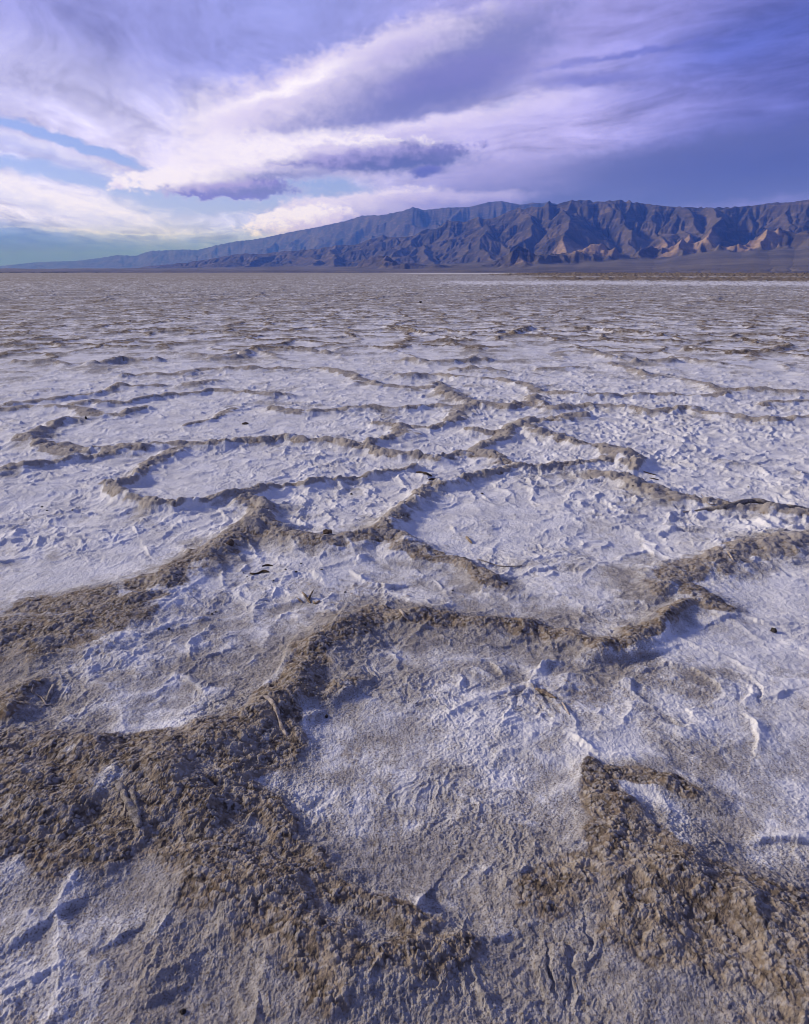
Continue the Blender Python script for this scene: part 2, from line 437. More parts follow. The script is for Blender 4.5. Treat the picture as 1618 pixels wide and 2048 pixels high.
# ------------------------------------------------------------------ the salt pan
# crests of the dirt ridges, measured on the photograph and laid on the ground:
# (x, y [, half width m, height m]) ; the last given width and height hold on
RIDGES = [
    # foreground mass, lower left
    [(-120, 1560, .24, .085), (0, 1545), (150, 1545, .26, .10), (300, 1540, .24), (400, 1505, .19), (480, 1450, .13, .08), (545, 1395, .10, .07),
     (595, 1340, .10, .08), (640, 1280, .11, .08), (700, 1232, .10, .07), (760, 1216, .09, .06), (850, 1224, .09), (930, 1236, .07), (1000, 1242),
     (1080, 1248, .055, .05), (1150, 1262), (1195, 1278, .055, .07), (1240, 1272), (1290, 1250), (1340, 1226, .06), (1400, 1196, .06, .05)],
    [(1310, 1175, .08, .07), (1340, 1145, .12), (1400, 1120, .13, .06), (1480, 1098), (1560, 1086), (1640, 1078), (1760, 1070)],
    [(1340, 1160, .12, .05), (1400, 1190, .12), (1440, 1205, .08, .03)],
    [(330, 1530, .18, .08), (340, 1620, .17, .08), (420, 1700, .16, .07), (500, 1765, .15, .07), (580, 1830, .13, .07), (660, 1895, .12, .07), (760, 1905, .09, .05), (850, 1880, .06, .035)],
    [(-100, 1640, .2, .05), (0, 1640, .18), (120, 1650, .16, .04), (250, 1665, .15, .05), (340, 1640)],
    [(420, 1520, .15, .05), (500, 1500, .12), (545, 1470, .09, .04), (560, 1420, .06)],
    [(430, 1560, .12, .05), (520, 1600, .08, .03), (590, 1680, .06, .025), (690, 1760, .05), (780, 1800, .045), (860, 1830, .05, .02)],
    [(-80, 1420, .10, .08), (0, 1400, .10, .09), (30, 1370, .07, .06)],
    [(600, 1380, .05, .03), (650, 1370), (695, 1345, .04)],
    # foreground ridge, lower right
    [(1188, 1512, .03, .018), (1200, 1600, .085, .048), (1235, 1690, .13, .068), (1330, 1755, .17), (1450, 1815, .18, .075), (1618, 1885, .20), (1800, 1960)],
    [(1215, 1700, .10, .05), (1130, 1735, .09, .04), (1075, 1780, .06, .02)],
    [(1230, 1535, .05, .025), (1330, 1555, .06), (1420, 1580, .05, .02)],
    [(1260, 1800, .12, .05), (1340, 1850, .12), (1480, 1910, .12, .04), (1640, 1990)],
    [(780, 1900, .09, .03), (880, 1895, .08, .03), (950, 1880, .05, .02)],
    # second row
    [(-120, 1275, .22, .06), (0, 1260, .20, .07), (100, 1258, .20), (200, 1235, .19), (275, 1200, .16), (318, 1155, .13, .06), (400, 1112, .12, .07), (455, 1080, .13),
     (505, 1040, .13, .085), (520, 1010, .10), (485, 988, .08), (420, 998, .07), (350, 1006), (290, 1002, .075), (235, 978), (195, 962, .06, .04)],
    [(60, 1205, .16, .03), (180, 1190, .16), (280, 1160, .12, .04)],
    [(525, 1030, .10, .07), (545, 1058), (600, 1074), (670, 1082), (735, 1072, .09), (770, 1058, .10, .08), (800, 1024, .08), (848, 988), (882, 966), (930, 958, .06, .05), (1000, 936), (1020, 928)],
    [(770, 1058, .10, .075), (800, 1082, .09), (860, 1100, .075, .05), (920, 1116, .06), (965, 1142), (990, 1160, .05, .02)],
    [(490, 985, .08, .06), (540, 970, .05, .045), (620, 967), (700, 952), (760, 944, .04, .03), (830, 925)],
    [(0, 934, .08, .06), (30, 928, .09), (67, 925, .06), (100, 920), (150, 912), (200, 907), (240, 897, .08), (-90, 945, .07)][:7],
    [(143, 898, .12, .05), (157, 897), (205, 896), (250, 892, .12, .075), (283, 896), (310, 889, .09), (350, 887), (400, 888), (450, 883, .075), (500, 878), (540, 875), (580, 868, .07),
     (607, 875), (657, 878, .10), (690, 887), (723, 893), (773, 902), (823, 908), (873, 912), (923, 904), (957, 904), (990, 918), (1023, 930, .07)],
    [(147, 835, .10, .08), (117, 843, .10), (93, 855), (57, 870, .12), (43, 876), (67, 879), (110, 888, .15, .05), (143, 898)],
    [(353, 897, .09, .06), (327, 910, .11), (300, 930, .10), (283, 947, .08), (260, 955, .06), (222, 964)],
    [(963, 897, .08, .07), (983, 877), (1013, 870), (1000, 860, .07), (933, 857, .05)],
    [(1013, 868, .08, .08), (1023, 853, .10), (1057, 840, .12, .09), (1073, 860), (1111, 870, .10), (1161, 883), (1218, 892), (1245, 907, .13, .10), (1265, 923, .13), (1280, 935, .06, .04)],
    [(1023, 930, .06, .05), (1078, 930), (1145, 923), (1211, 915), (1245, 910)],
    [(1200, 946, .10, .06), (1240, 948, .12, .07), (1290, 974, .11), (1340, 988), (1400, 998, .09), (1460, 1004, .10), (1520, 1012, .10, .07), (1618, 1024), (1760, 1040)],
    [(757, 847, .10, .08), (793, 850), (803, 863), (773, 877, .09), (725, 890)],
    [(807, 850, .07, .05), (857, 850), (890, 840), (923, 830, .10), (907, 817, .11)],
    # third row
    [(-80, 822, .08, .07), (0, 810), (33, 803), (100, 797), (160, 788), (200, 782), (233, 773, .10, .09), (267, 770), (317, 768, .07, .05)],
    [(-80, 820, .09, .06), (0, 816), (50, 812), (100, 811, .12), (140, 812), (167, 820, .12), (193, 827), (233, 827, .09), (267, 817), (290, 810, .07)],
    [(150, 803, .10, .08), (180, 797), (200, 803, .08), (260, 803), (283, 793), (333, 788), (400, 782), (433, 778, .09), (483, 783), (533, 787), (580, 785, .06, .03)],
    [(380, 843, .06, .03), (417, 835), (450, 822), (473, 813)],
    [(547, 815, .10, .08), (590, 822), (640, 820), (690, 815), (740, 813), (813, 812), (873, 810), (907, 813), (957, 807)],
    [(717, 763, .10, .07), (747, 763), (760, 770), (807, 772), (857, 773), (883, 765), (893, 783, .13, .09), (913, 793), (957, 803), (983, 807), (1023, 810, .12), (1057, 803), (1065, 790)],
    [(1060, 845, .10, .07), (1100, 836), (1128, 833), (1161, 823)],
    [(1065, 800, .11, .08), (1078, 807), (1105, 817), (1145, 810), (1195, 810), (1251, 812), (1295, 820), (1345, 817), (1388, 815), (1411, 823), (1478, 832, .12), (1545, 837), (1618, 832), (1720, 828)],
    [(1057, 768, .09, .07), (1078, 780), (1108, 783), (1178, 788), (1278, 787), (1378, 788), (1428, 787, .12), (1448, 783), (1418, 768), (1368, 758, .09)],
    [(1461, 778, .12, .08), (1528, 778), (1618, 783), (1720, 790)],
    [(1528, 807, .09, .06), (1561, 800), (1618, 797)],
    [(180, 727, .10, .09), (233, 720), (320, 717)], [(33, 723, .1, .08), (100, 723), (140, 727)],
    [(247, 750, .12, .07), (283, 748), (333, 748), (400, 738), (433, 737), (540, 737), (600, 735, .1, .05)],
    [(423, 717, .1, .08), (483, 712), (510, 695), (540, 695), (600, 697), (653, 703)],
    [(367, 768, .1, .05), (430, 757)], [(640, 733, .12, .06), (690, 743), (723, 757)],
    [(800, 750, .1, .08), (873, 748), (923, 753), (1007, 758), (1057, 768)],
    [(817, 720, .13, .09), (857, 723), (907, 723), (973, 717)], [(903, 737, .13, .08), (950, 737), (1000, 740)],
    [(773, 653, .13, .09), (823, 660), (857, 667)], [(873, 682, .14, .1), (903, 682)], [(1023, 667, .14, .1), (1057, 655)],
    [(1221, 727, .12, .08), (1265, 737), (1295, 750), (1312, 750)], [(1271, 722, .1, .08), (1345, 720)], [(1351, 715, .12, .08), (1395, 720), (1445, 725)],
    [(1078, 735, .08, .05), (1178, 732)], [(1118, 703, .12, .07), (1195, 703), (1221, 713)], [(1118, 655, .14, .1), (1195, 658), (1238, 665), (1318, 670)],
    [(1245, 680, .13, .08), (1361, 683)], [(1378, 700, .13, .08), (1461, 705), (1545, 702), (1578, 690)], [(1478, 680, .13, .08), (1561, 687)],
]
# thin lifted lips of salt crust
LIPS = [
    [(715, 1120), (700, 1145), (725, 1165), (770, 1178), (820, 1172), (850, 1155), (838, 1140)],
    [(632, 1155), (655, 1170), (668, 1190), (650, 1210), (615, 1217)], [(560, 1170), (545, 1195), (585, 1203)],
    [(414, 1257), (387, 1292), (383, 1319), (406, 1319), (506, 1290), (565, 1300)],
    [(272, 1353), (291, 1369), (326, 1369), (360, 1353), (383, 1342), (406, 1326)], [(364, 1353), (421, 1392), (383, 1415)],
    [(1439, 1318), (1458, 1345), (1500, 1372), (1508, 1391), (1481, 1414), (1508, 1444), (1516, 1467), (1506, 1498)],
    [(1439, 1318), (1489, 1341), (1527, 1380), (1531, 1399), (1558, 1391)],
    [(1264, 1360), (1290, 1337), (1332, 1326), (1382, 1334), (1432, 1368), (1454, 1391), (1382, 1414), (1390, 1444), (1363, 1464), (1328, 1456), (1306, 1414), (1267, 1383), (1264, 1360)],
    [(1432, 1253), (1481, 1234), (1540, 1252), (1600, 1250)], [(1164, 1273), (1199, 1299), (1244, 1315), (1280, 1310), (1350, 1296)],
    [(1107, 1444), (1153, 1486), (1183, 1505)], [(1183, 1505), (1250, 1530), (1290, 1545), (1360, 1585)],
    [(938, 1890), (1033, 1870), (1073, 1845), (1093, 1865), (1133, 1880), (1168, 1900)],
    [(1073, 1895), (1080, 1945)], [(1108, 1895), (1108, 1945)], [(1150, 1915), (1160, 1965)], [(1193, 1885), (1178, 1910), (1208, 1970)],
    [(1173, 1820), (1208, 1820), (1238, 1845), (1288, 1870), (1308, 1890)], [(1353, 1920), (1358, 1960), (1318, 1955)],
    [(938, 1910), (963, 1945), (978, 2015)], [(1440, 1705), (1498, 1695), (1533, 1685), (1640, 1698)],
    [(65, 1880), (110, 1850), (170, 1815)], [(310, 1880), (325, 1910), (295, 1970), (270, 2010)], [(75, 1965), (125, 1940), (240, 1885)],
    [(300, 2010), (320, 2000), (360, 1985), (366, 2015), (360, 2060)], [(460, 1880), (480, 1910), (500, 1925)],
    [(835, 1835), (860, 1800)], [(430, 1560), (450, 1575)], [(500, 1600), (550, 1640)], [(590, 1610), (630, 1625)],
    [(585, 1295), (560, 1345), (520, 1388), (470, 1418), (430, 1430)],
    [(700, 1330), (720, 1290), (745, 1275)], [(560, 1490), (600, 1450), (660, 1420), (700, 1385)],
    [(905, 1060), (925, 1080), (940, 1100)], [(960, 985), (975, 1000)], [(1010, 1160), (1040, 1150), (1100, 1140)], [(1290, 1090), (1310, 1110), (1305, 1150)],
    [(270, 1055), (285, 1090), (300, 1110)], [(445, 1025), (455, 1045), (440, 1060)],
    [(1080, 1330), (1010, 1440)], [(980, 1320), (1010, 1360), (1020, 1420)],
]

def to_ground(lines, dw, dh, z):
    out = []
    for ln in lines:
        w, h, L = dw, dh, []
        for p in ln:
            if len(p) > 2: w = p[2]
            if len(p) > 3: h = p[3]
            x, y = gpt(p[0], p[1], z)
            L.append((x, y, w, h))
        out.append(np.array(L))
    return out
RID = to_ground(RIDGES, 0.08, 0.06, 0.05)
LIP = to_ground(LIPS, 0.017, 0.010, 0.0)

# cleaner and dirtier patches of the floor (photograph position, radius m, more or less dust)
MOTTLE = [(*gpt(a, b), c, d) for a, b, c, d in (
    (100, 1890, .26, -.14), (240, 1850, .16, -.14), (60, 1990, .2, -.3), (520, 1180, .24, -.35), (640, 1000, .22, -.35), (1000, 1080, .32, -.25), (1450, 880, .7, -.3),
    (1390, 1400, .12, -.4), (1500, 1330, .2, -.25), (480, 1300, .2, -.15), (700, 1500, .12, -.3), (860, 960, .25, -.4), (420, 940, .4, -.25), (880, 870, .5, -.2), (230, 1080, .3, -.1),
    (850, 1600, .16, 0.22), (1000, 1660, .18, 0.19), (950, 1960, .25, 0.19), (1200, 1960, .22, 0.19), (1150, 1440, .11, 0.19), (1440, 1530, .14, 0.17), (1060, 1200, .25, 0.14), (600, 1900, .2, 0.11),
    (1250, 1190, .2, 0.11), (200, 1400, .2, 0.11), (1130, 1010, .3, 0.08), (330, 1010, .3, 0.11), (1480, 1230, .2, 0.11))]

def line_field(x, y, lines, reach):
    """for every point: height of the strongest crest over it, and its distance in half widths"""
    H = np.zeros_like(x); Q = np.full(x.shape, 9.0, F32)
    x0, x1, y0, y1 = x.min(), x.max(), y.min(), y.max()
    for L in lines:
        m = L[:, 2].max() * reach
        if L[:, 0].max() + m < x0 or L[:, 0].min() - m > x1 or L[:, 1].max() + m < y0 or L[:, 1].min() - m > y1: continue
        for a, b in zip(L[:-1], L[1:]):
            k = (x > min(a[0], b[0]) - m) & (x < max(a[0], b[0]) + m) & (y > min(a[1], b[1]) - m) & (y < max(a[1], b[1]) + m)
            if not k.any(): continue
            xx, yy = x[k], y[k]
            ex, ey = b[0] - a[0], b[1] - a[1]
            t = np.clip(((xx - a[0]) * ex + (yy - a[1]) * ey) / (ex * ex + ey * ey + 1e-9), 0, 1)
            d = np.hypot(xx - a[0] - t * ex, yy - a[1] - t * ey)
            w = a[2] + t * (b[2] - a[2]); h = a[3] + t * (b[3] - a[3])
            q = (d / w).astype(F32)
            Q[k] = np.minimum(Q[k], q)
            H[k] = np.maximum(H[k], (h * smooth(-q, -1.75, 0.1)).astype(F32))
    return H, Q

def lip_field(x, y, lines):
    """lifted plate edges: a short drop on one side, a long easy slope on the other"""
    S = np.full(x.shape, 9.0, F32)
    x0, x1, y0, y1 = x.min(), x.max(), y.min(), y.max()
    for L in lines:
        m = 0.16
        if L[:, 0].max() + m < x0 or L[:, 0].min() - m > x1 or L[:, 1].max() + m < y0 or L[:, 1].min() - m > y1: continue
        for a, b in zip(L[:-1], L[1:]):
            k = (x > min(a[0], b[0]) - m) & (x < max(a[0], b[0]) + m) & (y > min(a[1], b[1]) - m) & (y < max(a[1], b[1]) + m)
            if not k.any(): continue
            xx, yy = x[k], y[k]
            ex, ey = b[0] - a[0], b[1] - a[1]
            t = np.clip(((xx - a[0]) * ex + (yy - a[1]) * ey) / (ex * ex + ey * ey + 1e-9), 0, 1)
            d = np.hypot(xx - a[0] - t * ex, yy - a[1] - t * ey)
            sg = np.where((xx - a[0]) * ey - (yy - a[1]) * ex > 0, 1, -1)
            S[k] = np.where(d < np.abs(S[k]), d * sg, S[k])
    return np.where(S > 0, np.exp(-(S / 0.009) ** 2), np.exp(S / 0.045)).astype(F32)

def ground(x, y, s, far=False):
    """height, dirt share and tan share of the pan at points x, y; s is the spacing of the grid there"""
    x = x.astype(F32); y = y.astype(F32); s = np.asarray(s, F32)
    r = np.hypot(x, y)
    near = float(r.min()) < 26
    vnear = float(r.min()) < 9
    n_big = perlin(x * 0.9, y * 0.9, 3); n_mid = perlin(x * 3.1, y * 3.1, 5)
    n_l = perlin(x * 0.31, y * 0.31, 11)
    wx = perlin(x * 3.3, y * 3.3, 21) * 0.045 + perlin(x * 9.7, y * 9.7, 23) * 0.02 * fade(.1, s)
    wy = perlin(x * 3.3, y * 3.3, 22) * 0.045 + perlin(x * 9.7, y * 9.7, 24) * 0.02 * fade(.1, s)
    if vnear:
        wx += perlin(x * 27, y * 27, 25) * 0.008 * fade(.037, s); wy += perlin(x * 27, y * 27, 26) * 0.008 * fade(.037, s)
    mw = smooth(r, 3.2, 6.0) * 0.075
    wx += mw * perlin(x * 1.7, y * 1.7, 29); wy += mw * perlin(x * 1.7, y * 1.7, 30)
    H = np.zeros_like(x); D = np.zeros_like(x); shoulder = np.zeros_like(x); lip = np.zeros_like(x)
    px, py = project(x, y)
    inside = smooth(px, -140, -10) * smooth(-px, -1758, -1630) * smooth(-r, -16.0, -10.0) * (y > 0)
    vary = np.clip(1 + 0.5 * n_mid + 0.45 * perlin(x * 6.3, y * 6.3, 6), 0.2, 1.8)
    if near:
        h, q = line_field(x + wx, y + wy, RID, 3.2)
        H = h * vary * (0.58 - 0.06 * smooth(r, 3, 5) + 0.36 * smooth(r, 8, 14)); D = smooth(-q + 0.30 * perlin(x * 11, y * 11, 9) + 0.28 * perlin(x * 4.2, y * 4.2, 12), -1.25, -0.40); shoulder = smooth(-q, -3.0, -0.8)
        if vnear:
            jx = wx * 0.45 + 0.006 * perlin(x * 55, y * 55, 27); jy = wy * 0.45 + 0.006 * perlin(x * 55, y * 55, 28)
            lv = np.clip(0.70 + 1.5 * perlin(x * 8, y * 8, 8), 0.0, 1.7)
            lip = 0.013 * lip_field(x + jx, y + jy, LIP) * lv
    if float(inside.min()) < 0.999:
        # beyond the traced part the same kind of net goes on
        bx = x + 0.30 * perlin(x * 0.9, y * 0.9, 31) + wx * 1.6; by = y + 0.30 * perlin(x * 0.9, y * 0.9, 32) + wy * 1.6
        e, cid = vor_edge(bx, by, 1 / 1.25, 4)
        st_ = np.clip(0.7 + 0.8 * perlin(x * 0.55, y * 0.55, 33), 0.1, 1.05)
        w = 0.06 + 0.045 * st_ + r * 0.0003
        q = e / w
        ow = 1 - inside
        h = (0.054 - 0.028 * smooth(r, 16, 40)) * st_ * smooth(-q, -1.75, 0.1) * np.clip(vary, 0.5, 1.15)
        if float(r.max()) > 25:
            e2, _ = vor_edge(bx, by, 1 / 6.5, 9, 0.9)
            h = np.maximum(h, 0.07 * smooth(-e2 / 0.35, -1.5, -0.1) * vary * smooth(r, 22, 50)); q = np.minimum(q, e2 / 0.3 + 1.5 * smooth(-r, -50, -22))
        H = np.maximum(H, h * ow); D = np.maximum(D, smooth(-q + 0.4 * n_mid, -1.5, -0.4) * np.clip(st_ * 1.2, 0, 0.9) * (1 - 0.5 * smooth(r, 20, 60)) * ow)
        shoulder = np.maximum(shoulder, smooth(-q, -3.0, -0.8) * ow)
    # the crusted floor between the ridges
    choppy = np.clip(0.32 + 0.7 * n_big + 0.55 * smooth(r, 2.8, 5.0) + 0.35 * smooth(x, 0.9, 2.5), 0.08, 1.3)
    ux = x + wx * 0.8 + 0.03 * perlin(x * 6, y * 6, 61); uy = y + wy * 0.8 + 0.03 * perlin(x * 6, y * 6, 62)
    rg = ridged(ux, uy, 4.2, 3, 41, 0.5, s) * 0.55
    rg = rg * rg
    rg2 = np.maximum(0, 1 - np.abs(perlin(ux * 2.6 + 3, uy * 2.6, 47)) * 5.5) ** 1.5     # long winding lips
    rg2 *= smooth(perlin(x * 1.4, y * 1.4, 48), -0.1, 0.3)
    floor_ = 0.014 * fbm(x, y, 1.1, 2, 51, 0.5, s) + 0.028 * choppy * rg + 0.0085 * fbm(x, y, 4.0, 3, 55, 0.45, s) * (0.5 + 0.5 * choppy) + 0.008 * rg2 * fade(.06, s)
    mid = smooth(r, 3.2, 6.0)
    if near:
        bil = np.abs(fbm(ux * 1.35, uy, 8.5, 3, 58, 0.6, s))
        floor_ += 0.017 * mid * (0.15 + 1.0 * choppy * smooth(n_l + 0.6 * perlin(x * 0.6, y * 0.6, 59) + 0.5 * smooth(x, 0.8, 2.2), -0.3, 0.5)) * (0.35 - bil)
    if vnear:
        wr = smooth(perlin(x * 1.9, y * 1.9, 64) , -0.15, 0.3)
        floor_ += 0.0045 * wr * (ridged(ux + wx, uy + wy, 11.0, 3, 65, 0.6, s) - 0.6)
    if float(r.max()) > 6:
        floor_ += 0.030 * smooth(r, 6.5, 11) * (ridged(ux * 0.8, uy, 3.4, 3, 68, 0.6, s) * 0.6) ** 2
    far_ = smooth(r, 11, 22)
    if float(r.max()) > 11:
        floor_ += far_ * (0.030 * ridged(ux, uy, 1.3, 3, 44, 0.6) ** 2 * 0.3 + 0.012 * fbm(x, y, 2.3, 3, 46, 0.6))
    Z = floor_ * (1 - 0.6 * D) + H + 0.012 * shoulder + lip * (1 - D)
    # crumbled dirt on the ridges
    Z += D * (0.008 * fbm(x + wx, y + wy, 8.0, 3, 71, 0.45, s) + 0.004 * (ridged(x + wx, y + wy, 11.0, 2, 73, 0.5, s) - 0.6))
    crumbs = np.zeros_like(x)
    if near:
        f3, i3 = worley(x + wx, y + wy, 1 / 0.10, 12); f4, i4 = worley(x + wx * 0.5, y + wy * 0.5, 1 / 0.052, 13)
        g3 = np.clip(1 - f3 * f3 * 1.6, 0, 1) * (0.2 + i3); g4 = np.clip(1 - f4 * f4 * 1.6, 0, 1) * (0.2 + i4)
        Z += D * smooth(r, 3.0, 5.0) * (0.018 * g3 * fade(.10, s) + 0.016 * g4 * fade(.052, s))
        crumbs = (0.6 * g3 + 0.5 * g4) * smooth(r, 3.0, 5.0)
    if vnear:
        f1, i1 = worley(x + 0.006 * perlin(x * 60, y * 60, 81), y + 0.006 * perlin(x * 60, y * 60, 82), 1 / 0.0115, 2)
        f2, i2 = worley(x, y, 1 / 0.0065, 3)
        p1 = np.clip(1 - f1 * f1 * 1.7, 0, 1) * (0.35 + 0.9 * i1); p2 = np.clip(1 - f2 * f2 * 1.7, 0, 1) * (0.35 + 0.9 * i2)
        Dc = np.maximum(D, smooth(shoulder + 0.6 * n_mid, 0.55, 1.1) * 0.5)
        clump = 0.55 + 0.9 * perlin(x * 19, y * 19, 83)
        f0, i0 = worley(x + 0.010 * perlin(x * 34, y * 34, 85), y + 0.010 * perlin(x * 34, y * 34, 86), 1 / 0.024, 6)
        p0 = np.clip(1 - f0 * f0 * 1.5, 0, 1) * (0.3 + 0.9 * i0)
        Z += Dc * (0.0055 * p0 * fade(.024, s) + 0.0042 * p1 * clump * fade(.0115, s) + 0.0028 * p2 * fade(.0065, s))
        p1 = p1 * 0.65 + p0 * 0.45 + crumbs
        pit = smooth(fbm(x, y, 2.4, 3, 91), -0.1, 0.45)
        Z += (1 - D) * (0.0016 * p2 * fade(.0065, s) + 0.0035 * p1 * fade(.0115, s) * pit + 0.0016 * fbm(x, y, 45.0, 2, 93, 0.6, s))
        crumbs = p1
    elif near:
        Z += D * 0.018 * fbm(x, y, 22.0, 2, 77, 0.6, s)
    # dirt showing in the floor: thin, patchy, more far off, and close by, where dimness is painted in too
    tan = 0.36 + 0.45 * n_big + 0.42 * fbm(x, y, 2.2, 4, 15, 0.6) + 0.22 * fbm(x, y, 8.5, 3, 16, 0.6) + 0.36 * shoulder * (1 - 0.3 * smooth(r, 3, 6))
    tan += 0.38 * smooth(-r, -2.2, -1.0) + 0.24 * smooth(-r, -3.4, -2.4)  # close dirt, plus the dimness of the foreground put into the tan
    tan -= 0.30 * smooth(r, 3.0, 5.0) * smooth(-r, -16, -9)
    tan -= 0.9 * np.clip(rg - 0.25, 0, 1) * 0.6 + 26 * lip + 0.35 * rg2
    tan += 0.30 * smooth(r, 14, 40) + 0.15 * n_l
    if near:
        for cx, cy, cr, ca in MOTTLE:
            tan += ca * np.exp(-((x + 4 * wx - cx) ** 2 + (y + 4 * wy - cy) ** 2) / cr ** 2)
    D = D + 0.34 * smooth(fbm(x, y, 1.5, 4, 18, 0.6), 0.12, 0.6) * (1 - D) * (1 - 0.5 * mid)
    D = np.clip(D * np.clip(1.15 + 0.9 * fbm(x, y, 6.0, 3, 17), 0.35, 1.3), 0, 1)
    if float(r.max()) > 30:
        az = np.arctan2(x, y) * 57.3
        band = smooth(perlin(x * 0.012, y * 0.05, 35) + 0.5 * perlin(x * 0.05, y * 0.2, 36), -0.05, 0.4)
        D = np.maximum(D, band * 0.22 * smooth(r, 60, 160))
        left = smooth(-az, -2, 14)
        D = np.maximum(D, left * smooth(r, 60, 160) * (0.45 + 0.3 * perlin(x * 0.02, y * 0.1, 37)))
        tan = tan - 0.7 * smooth(az, 0, 6) * smooth(r, 85, 110) * smooth(-r, -145, -120)
        # rough salt blocks far off on the right
        rub = smooth(az + 5 * perlin(x * 0.01, y * 0.01, 38), 4, 11) * np.maximum(smooth(r, 128, 150) * smooth(-r, -215, -190), smooth(r, 260, 300) * smooth(-r, -950, -700))
        rub = np.maximum(rub, 0.5 * smooth(az, -6, 2) * smooth(r, 290, 330) * smooth(-r, -380, -340))
        Z += rub * (0.15 + r * 0.0011) * np.maximum(0, 0.6 + fbm(x, y, 0.30, 3, 39, 0.6) * 1.2 + 0.5 * perlin(x * 0.08, y * 0.08, 40))
        D = np.maximum(D, rub * 0.95)
        wh = smooth(az, -3, 3) * smooth(r, 950, 1050) * smooth(-r, -2600, -2000)
        D *= 1 - wh; tan = tan * (1 - wh)
        bro = smooth(r, 2500, 3000) * 0.9
        D = np.maximum(D, bro * (0.8 + 0.2 * perlin(x * 0.001, y * 0.004, 42)))
    return Z, D, np.clip(tan, 0, 1), np.clip(crumbs, 0, 1)

# rows and columns of a polar sheet that is fine where the ground is close
TH = list(np.arange(-43.5, 43.5, 0.053))
a = 43.5
while a < 360 - 43.5:
    TH.append(a)
    b = min(a - 43.5, 360 - 43.5 - a)
    a += min(4.0, 0.08 + 0.09 * b)
TH = np.radians(np.array(TH))
RR, r = [0.06], 0.06
while r < 72000:
    if r < 0.9: d = 0.012 + (0.9 - r) * 0.02
    elif r < 13: d = max(0.0021, r * r / 1050 * 0.46)
    elif r < 70: d = 0.0046 * r + 0.025
    elif r < 1000: d = 0.011 * r
    else: d = 0.06 * r
    r += d
    RR.append(r)
RR = np.array(RR)

def build_ground(mat):
    R, K = len(RR), len(TH)
    X = np.sin(TH)[None, :] * RR[:, None]; Y = np.cos(TH)[None, :] * RR[:, None]
    Z = np.zeros((R, K), F32); D = np.zeros((R, K), F32); T = np.zeros((R, K), F32); P = np.zeros((R, K), F32)
    dr = np.gradient(RR)
    step = 110
    for i in range(0, R, step):
        k = slice(i, min(R, i + step))
        s = np.maximum(dr[k], RR[k] * rad(0.053))[:, None] + np.zeros((1, K))
        z, d, t, p = ground(X[k].ravel(), Y[k].ravel(), s.ravel())
        sh = Z[k].shape
        Z[k] = z.reshape(sh); D[k] = d.reshape(sh); T[k] = t.reshape(sh); P[k] = p.reshape(sh)
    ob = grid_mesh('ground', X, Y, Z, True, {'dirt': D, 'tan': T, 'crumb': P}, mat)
    ob['kind'] = 'structure'
    return ob

# material of the pan: white crust, tan dusted crust, brown crumbled dirt
mat, g, b = new_mat('salt_crust_and_dirt')
pos = mat.node_tree.nodes.new('ShaderNodeNewGeometry').outputs['Position']
dirt, tan, crumb = g.attr('dirt'), g.attr('tan'), g.attr('crumb')
nf, nfc = g.noise(pos, 170.0, 3.0, 0.65)
nm, _ = g.noise(pos, 34.0, 4.0, 0.6)
nl, _ = g.noise(pos, 4.5, 4.0, 0.6)
salt = g.mix(g.ss(nl, 0.3, 0.7), (0.75, 0.735, 0.755), (0.58, 0.565, 0.58))
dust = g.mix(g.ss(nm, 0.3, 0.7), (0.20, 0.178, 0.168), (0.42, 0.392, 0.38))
brown = g.mix(g.ss(nm, 0.34, 0.66), (0.070, 0.050, 0.035), (0.25, 0.193, 0.142))
nd, _ = g.noise(pos, 11.0, 5.0, 0.65)
brown = g.mix(g.m('MULTIPLY', g.ss(nd, 0.46, 0.66), 0.6), brown, (0.36, 0.30, 0.238))
brown = g.mix(g.m('MULTIPLY', g.ss(nl, 0.55, 0.70), g.ss(nd, 0.5, 0.35)), brown, (0.19, 0.125, 0.075))
brown = g.mix(g.m('MULTIPLY', g.ss(crumb, 0.4, 0.95), 0.6), brown, (0.43, 0.395, 0.375))
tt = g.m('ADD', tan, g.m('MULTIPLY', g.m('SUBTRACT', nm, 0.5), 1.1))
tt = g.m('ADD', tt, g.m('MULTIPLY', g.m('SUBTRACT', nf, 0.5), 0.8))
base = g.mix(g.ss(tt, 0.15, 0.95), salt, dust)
spk = g.m('MULTIPLY', g.ss(nf, 0.53, 0.64), g.ss(tt, 0.2, 0.9))
base = g.mix(g.m('MULTIPLY', spk, 0.8), base, (0.15, 0.115, 0.085))
dd = g.m('ADD', dirt, g.m('MULTIPLY', g.m('SUBTRACT', nm, 0.5), 0.9))
dd = g.m('ADD', dd, g.m('MULTIPLY', g.m('SUBTRACT', nf, 0.5), 0.4))
base = g.mix(g.ss(dd, 0.30, 0.78), base, brown)
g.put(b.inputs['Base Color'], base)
b.inputs['Roughness'].default_value = 0.85
bp = mat.node_tree.nodes.new('ShaderNodeBump')
bp.inputs['Distance'].default_value = 0.0065
bp.inputs['Strength'].default_value = 0.9
nh, _ = g.noise(pos, 75.0, 3.0, 0.7)
g.put(bp.inputs['Height'], g.m('ADD', g.m('MULTIPLY', nf, 0.55), g.m('ADD', g.m('MULTIPLY', nm, 1.0), nh)))
g.put(b.inputs['Normal'], bp.outputs[0])
ground_ob = build_ground(mat)  #GROUND

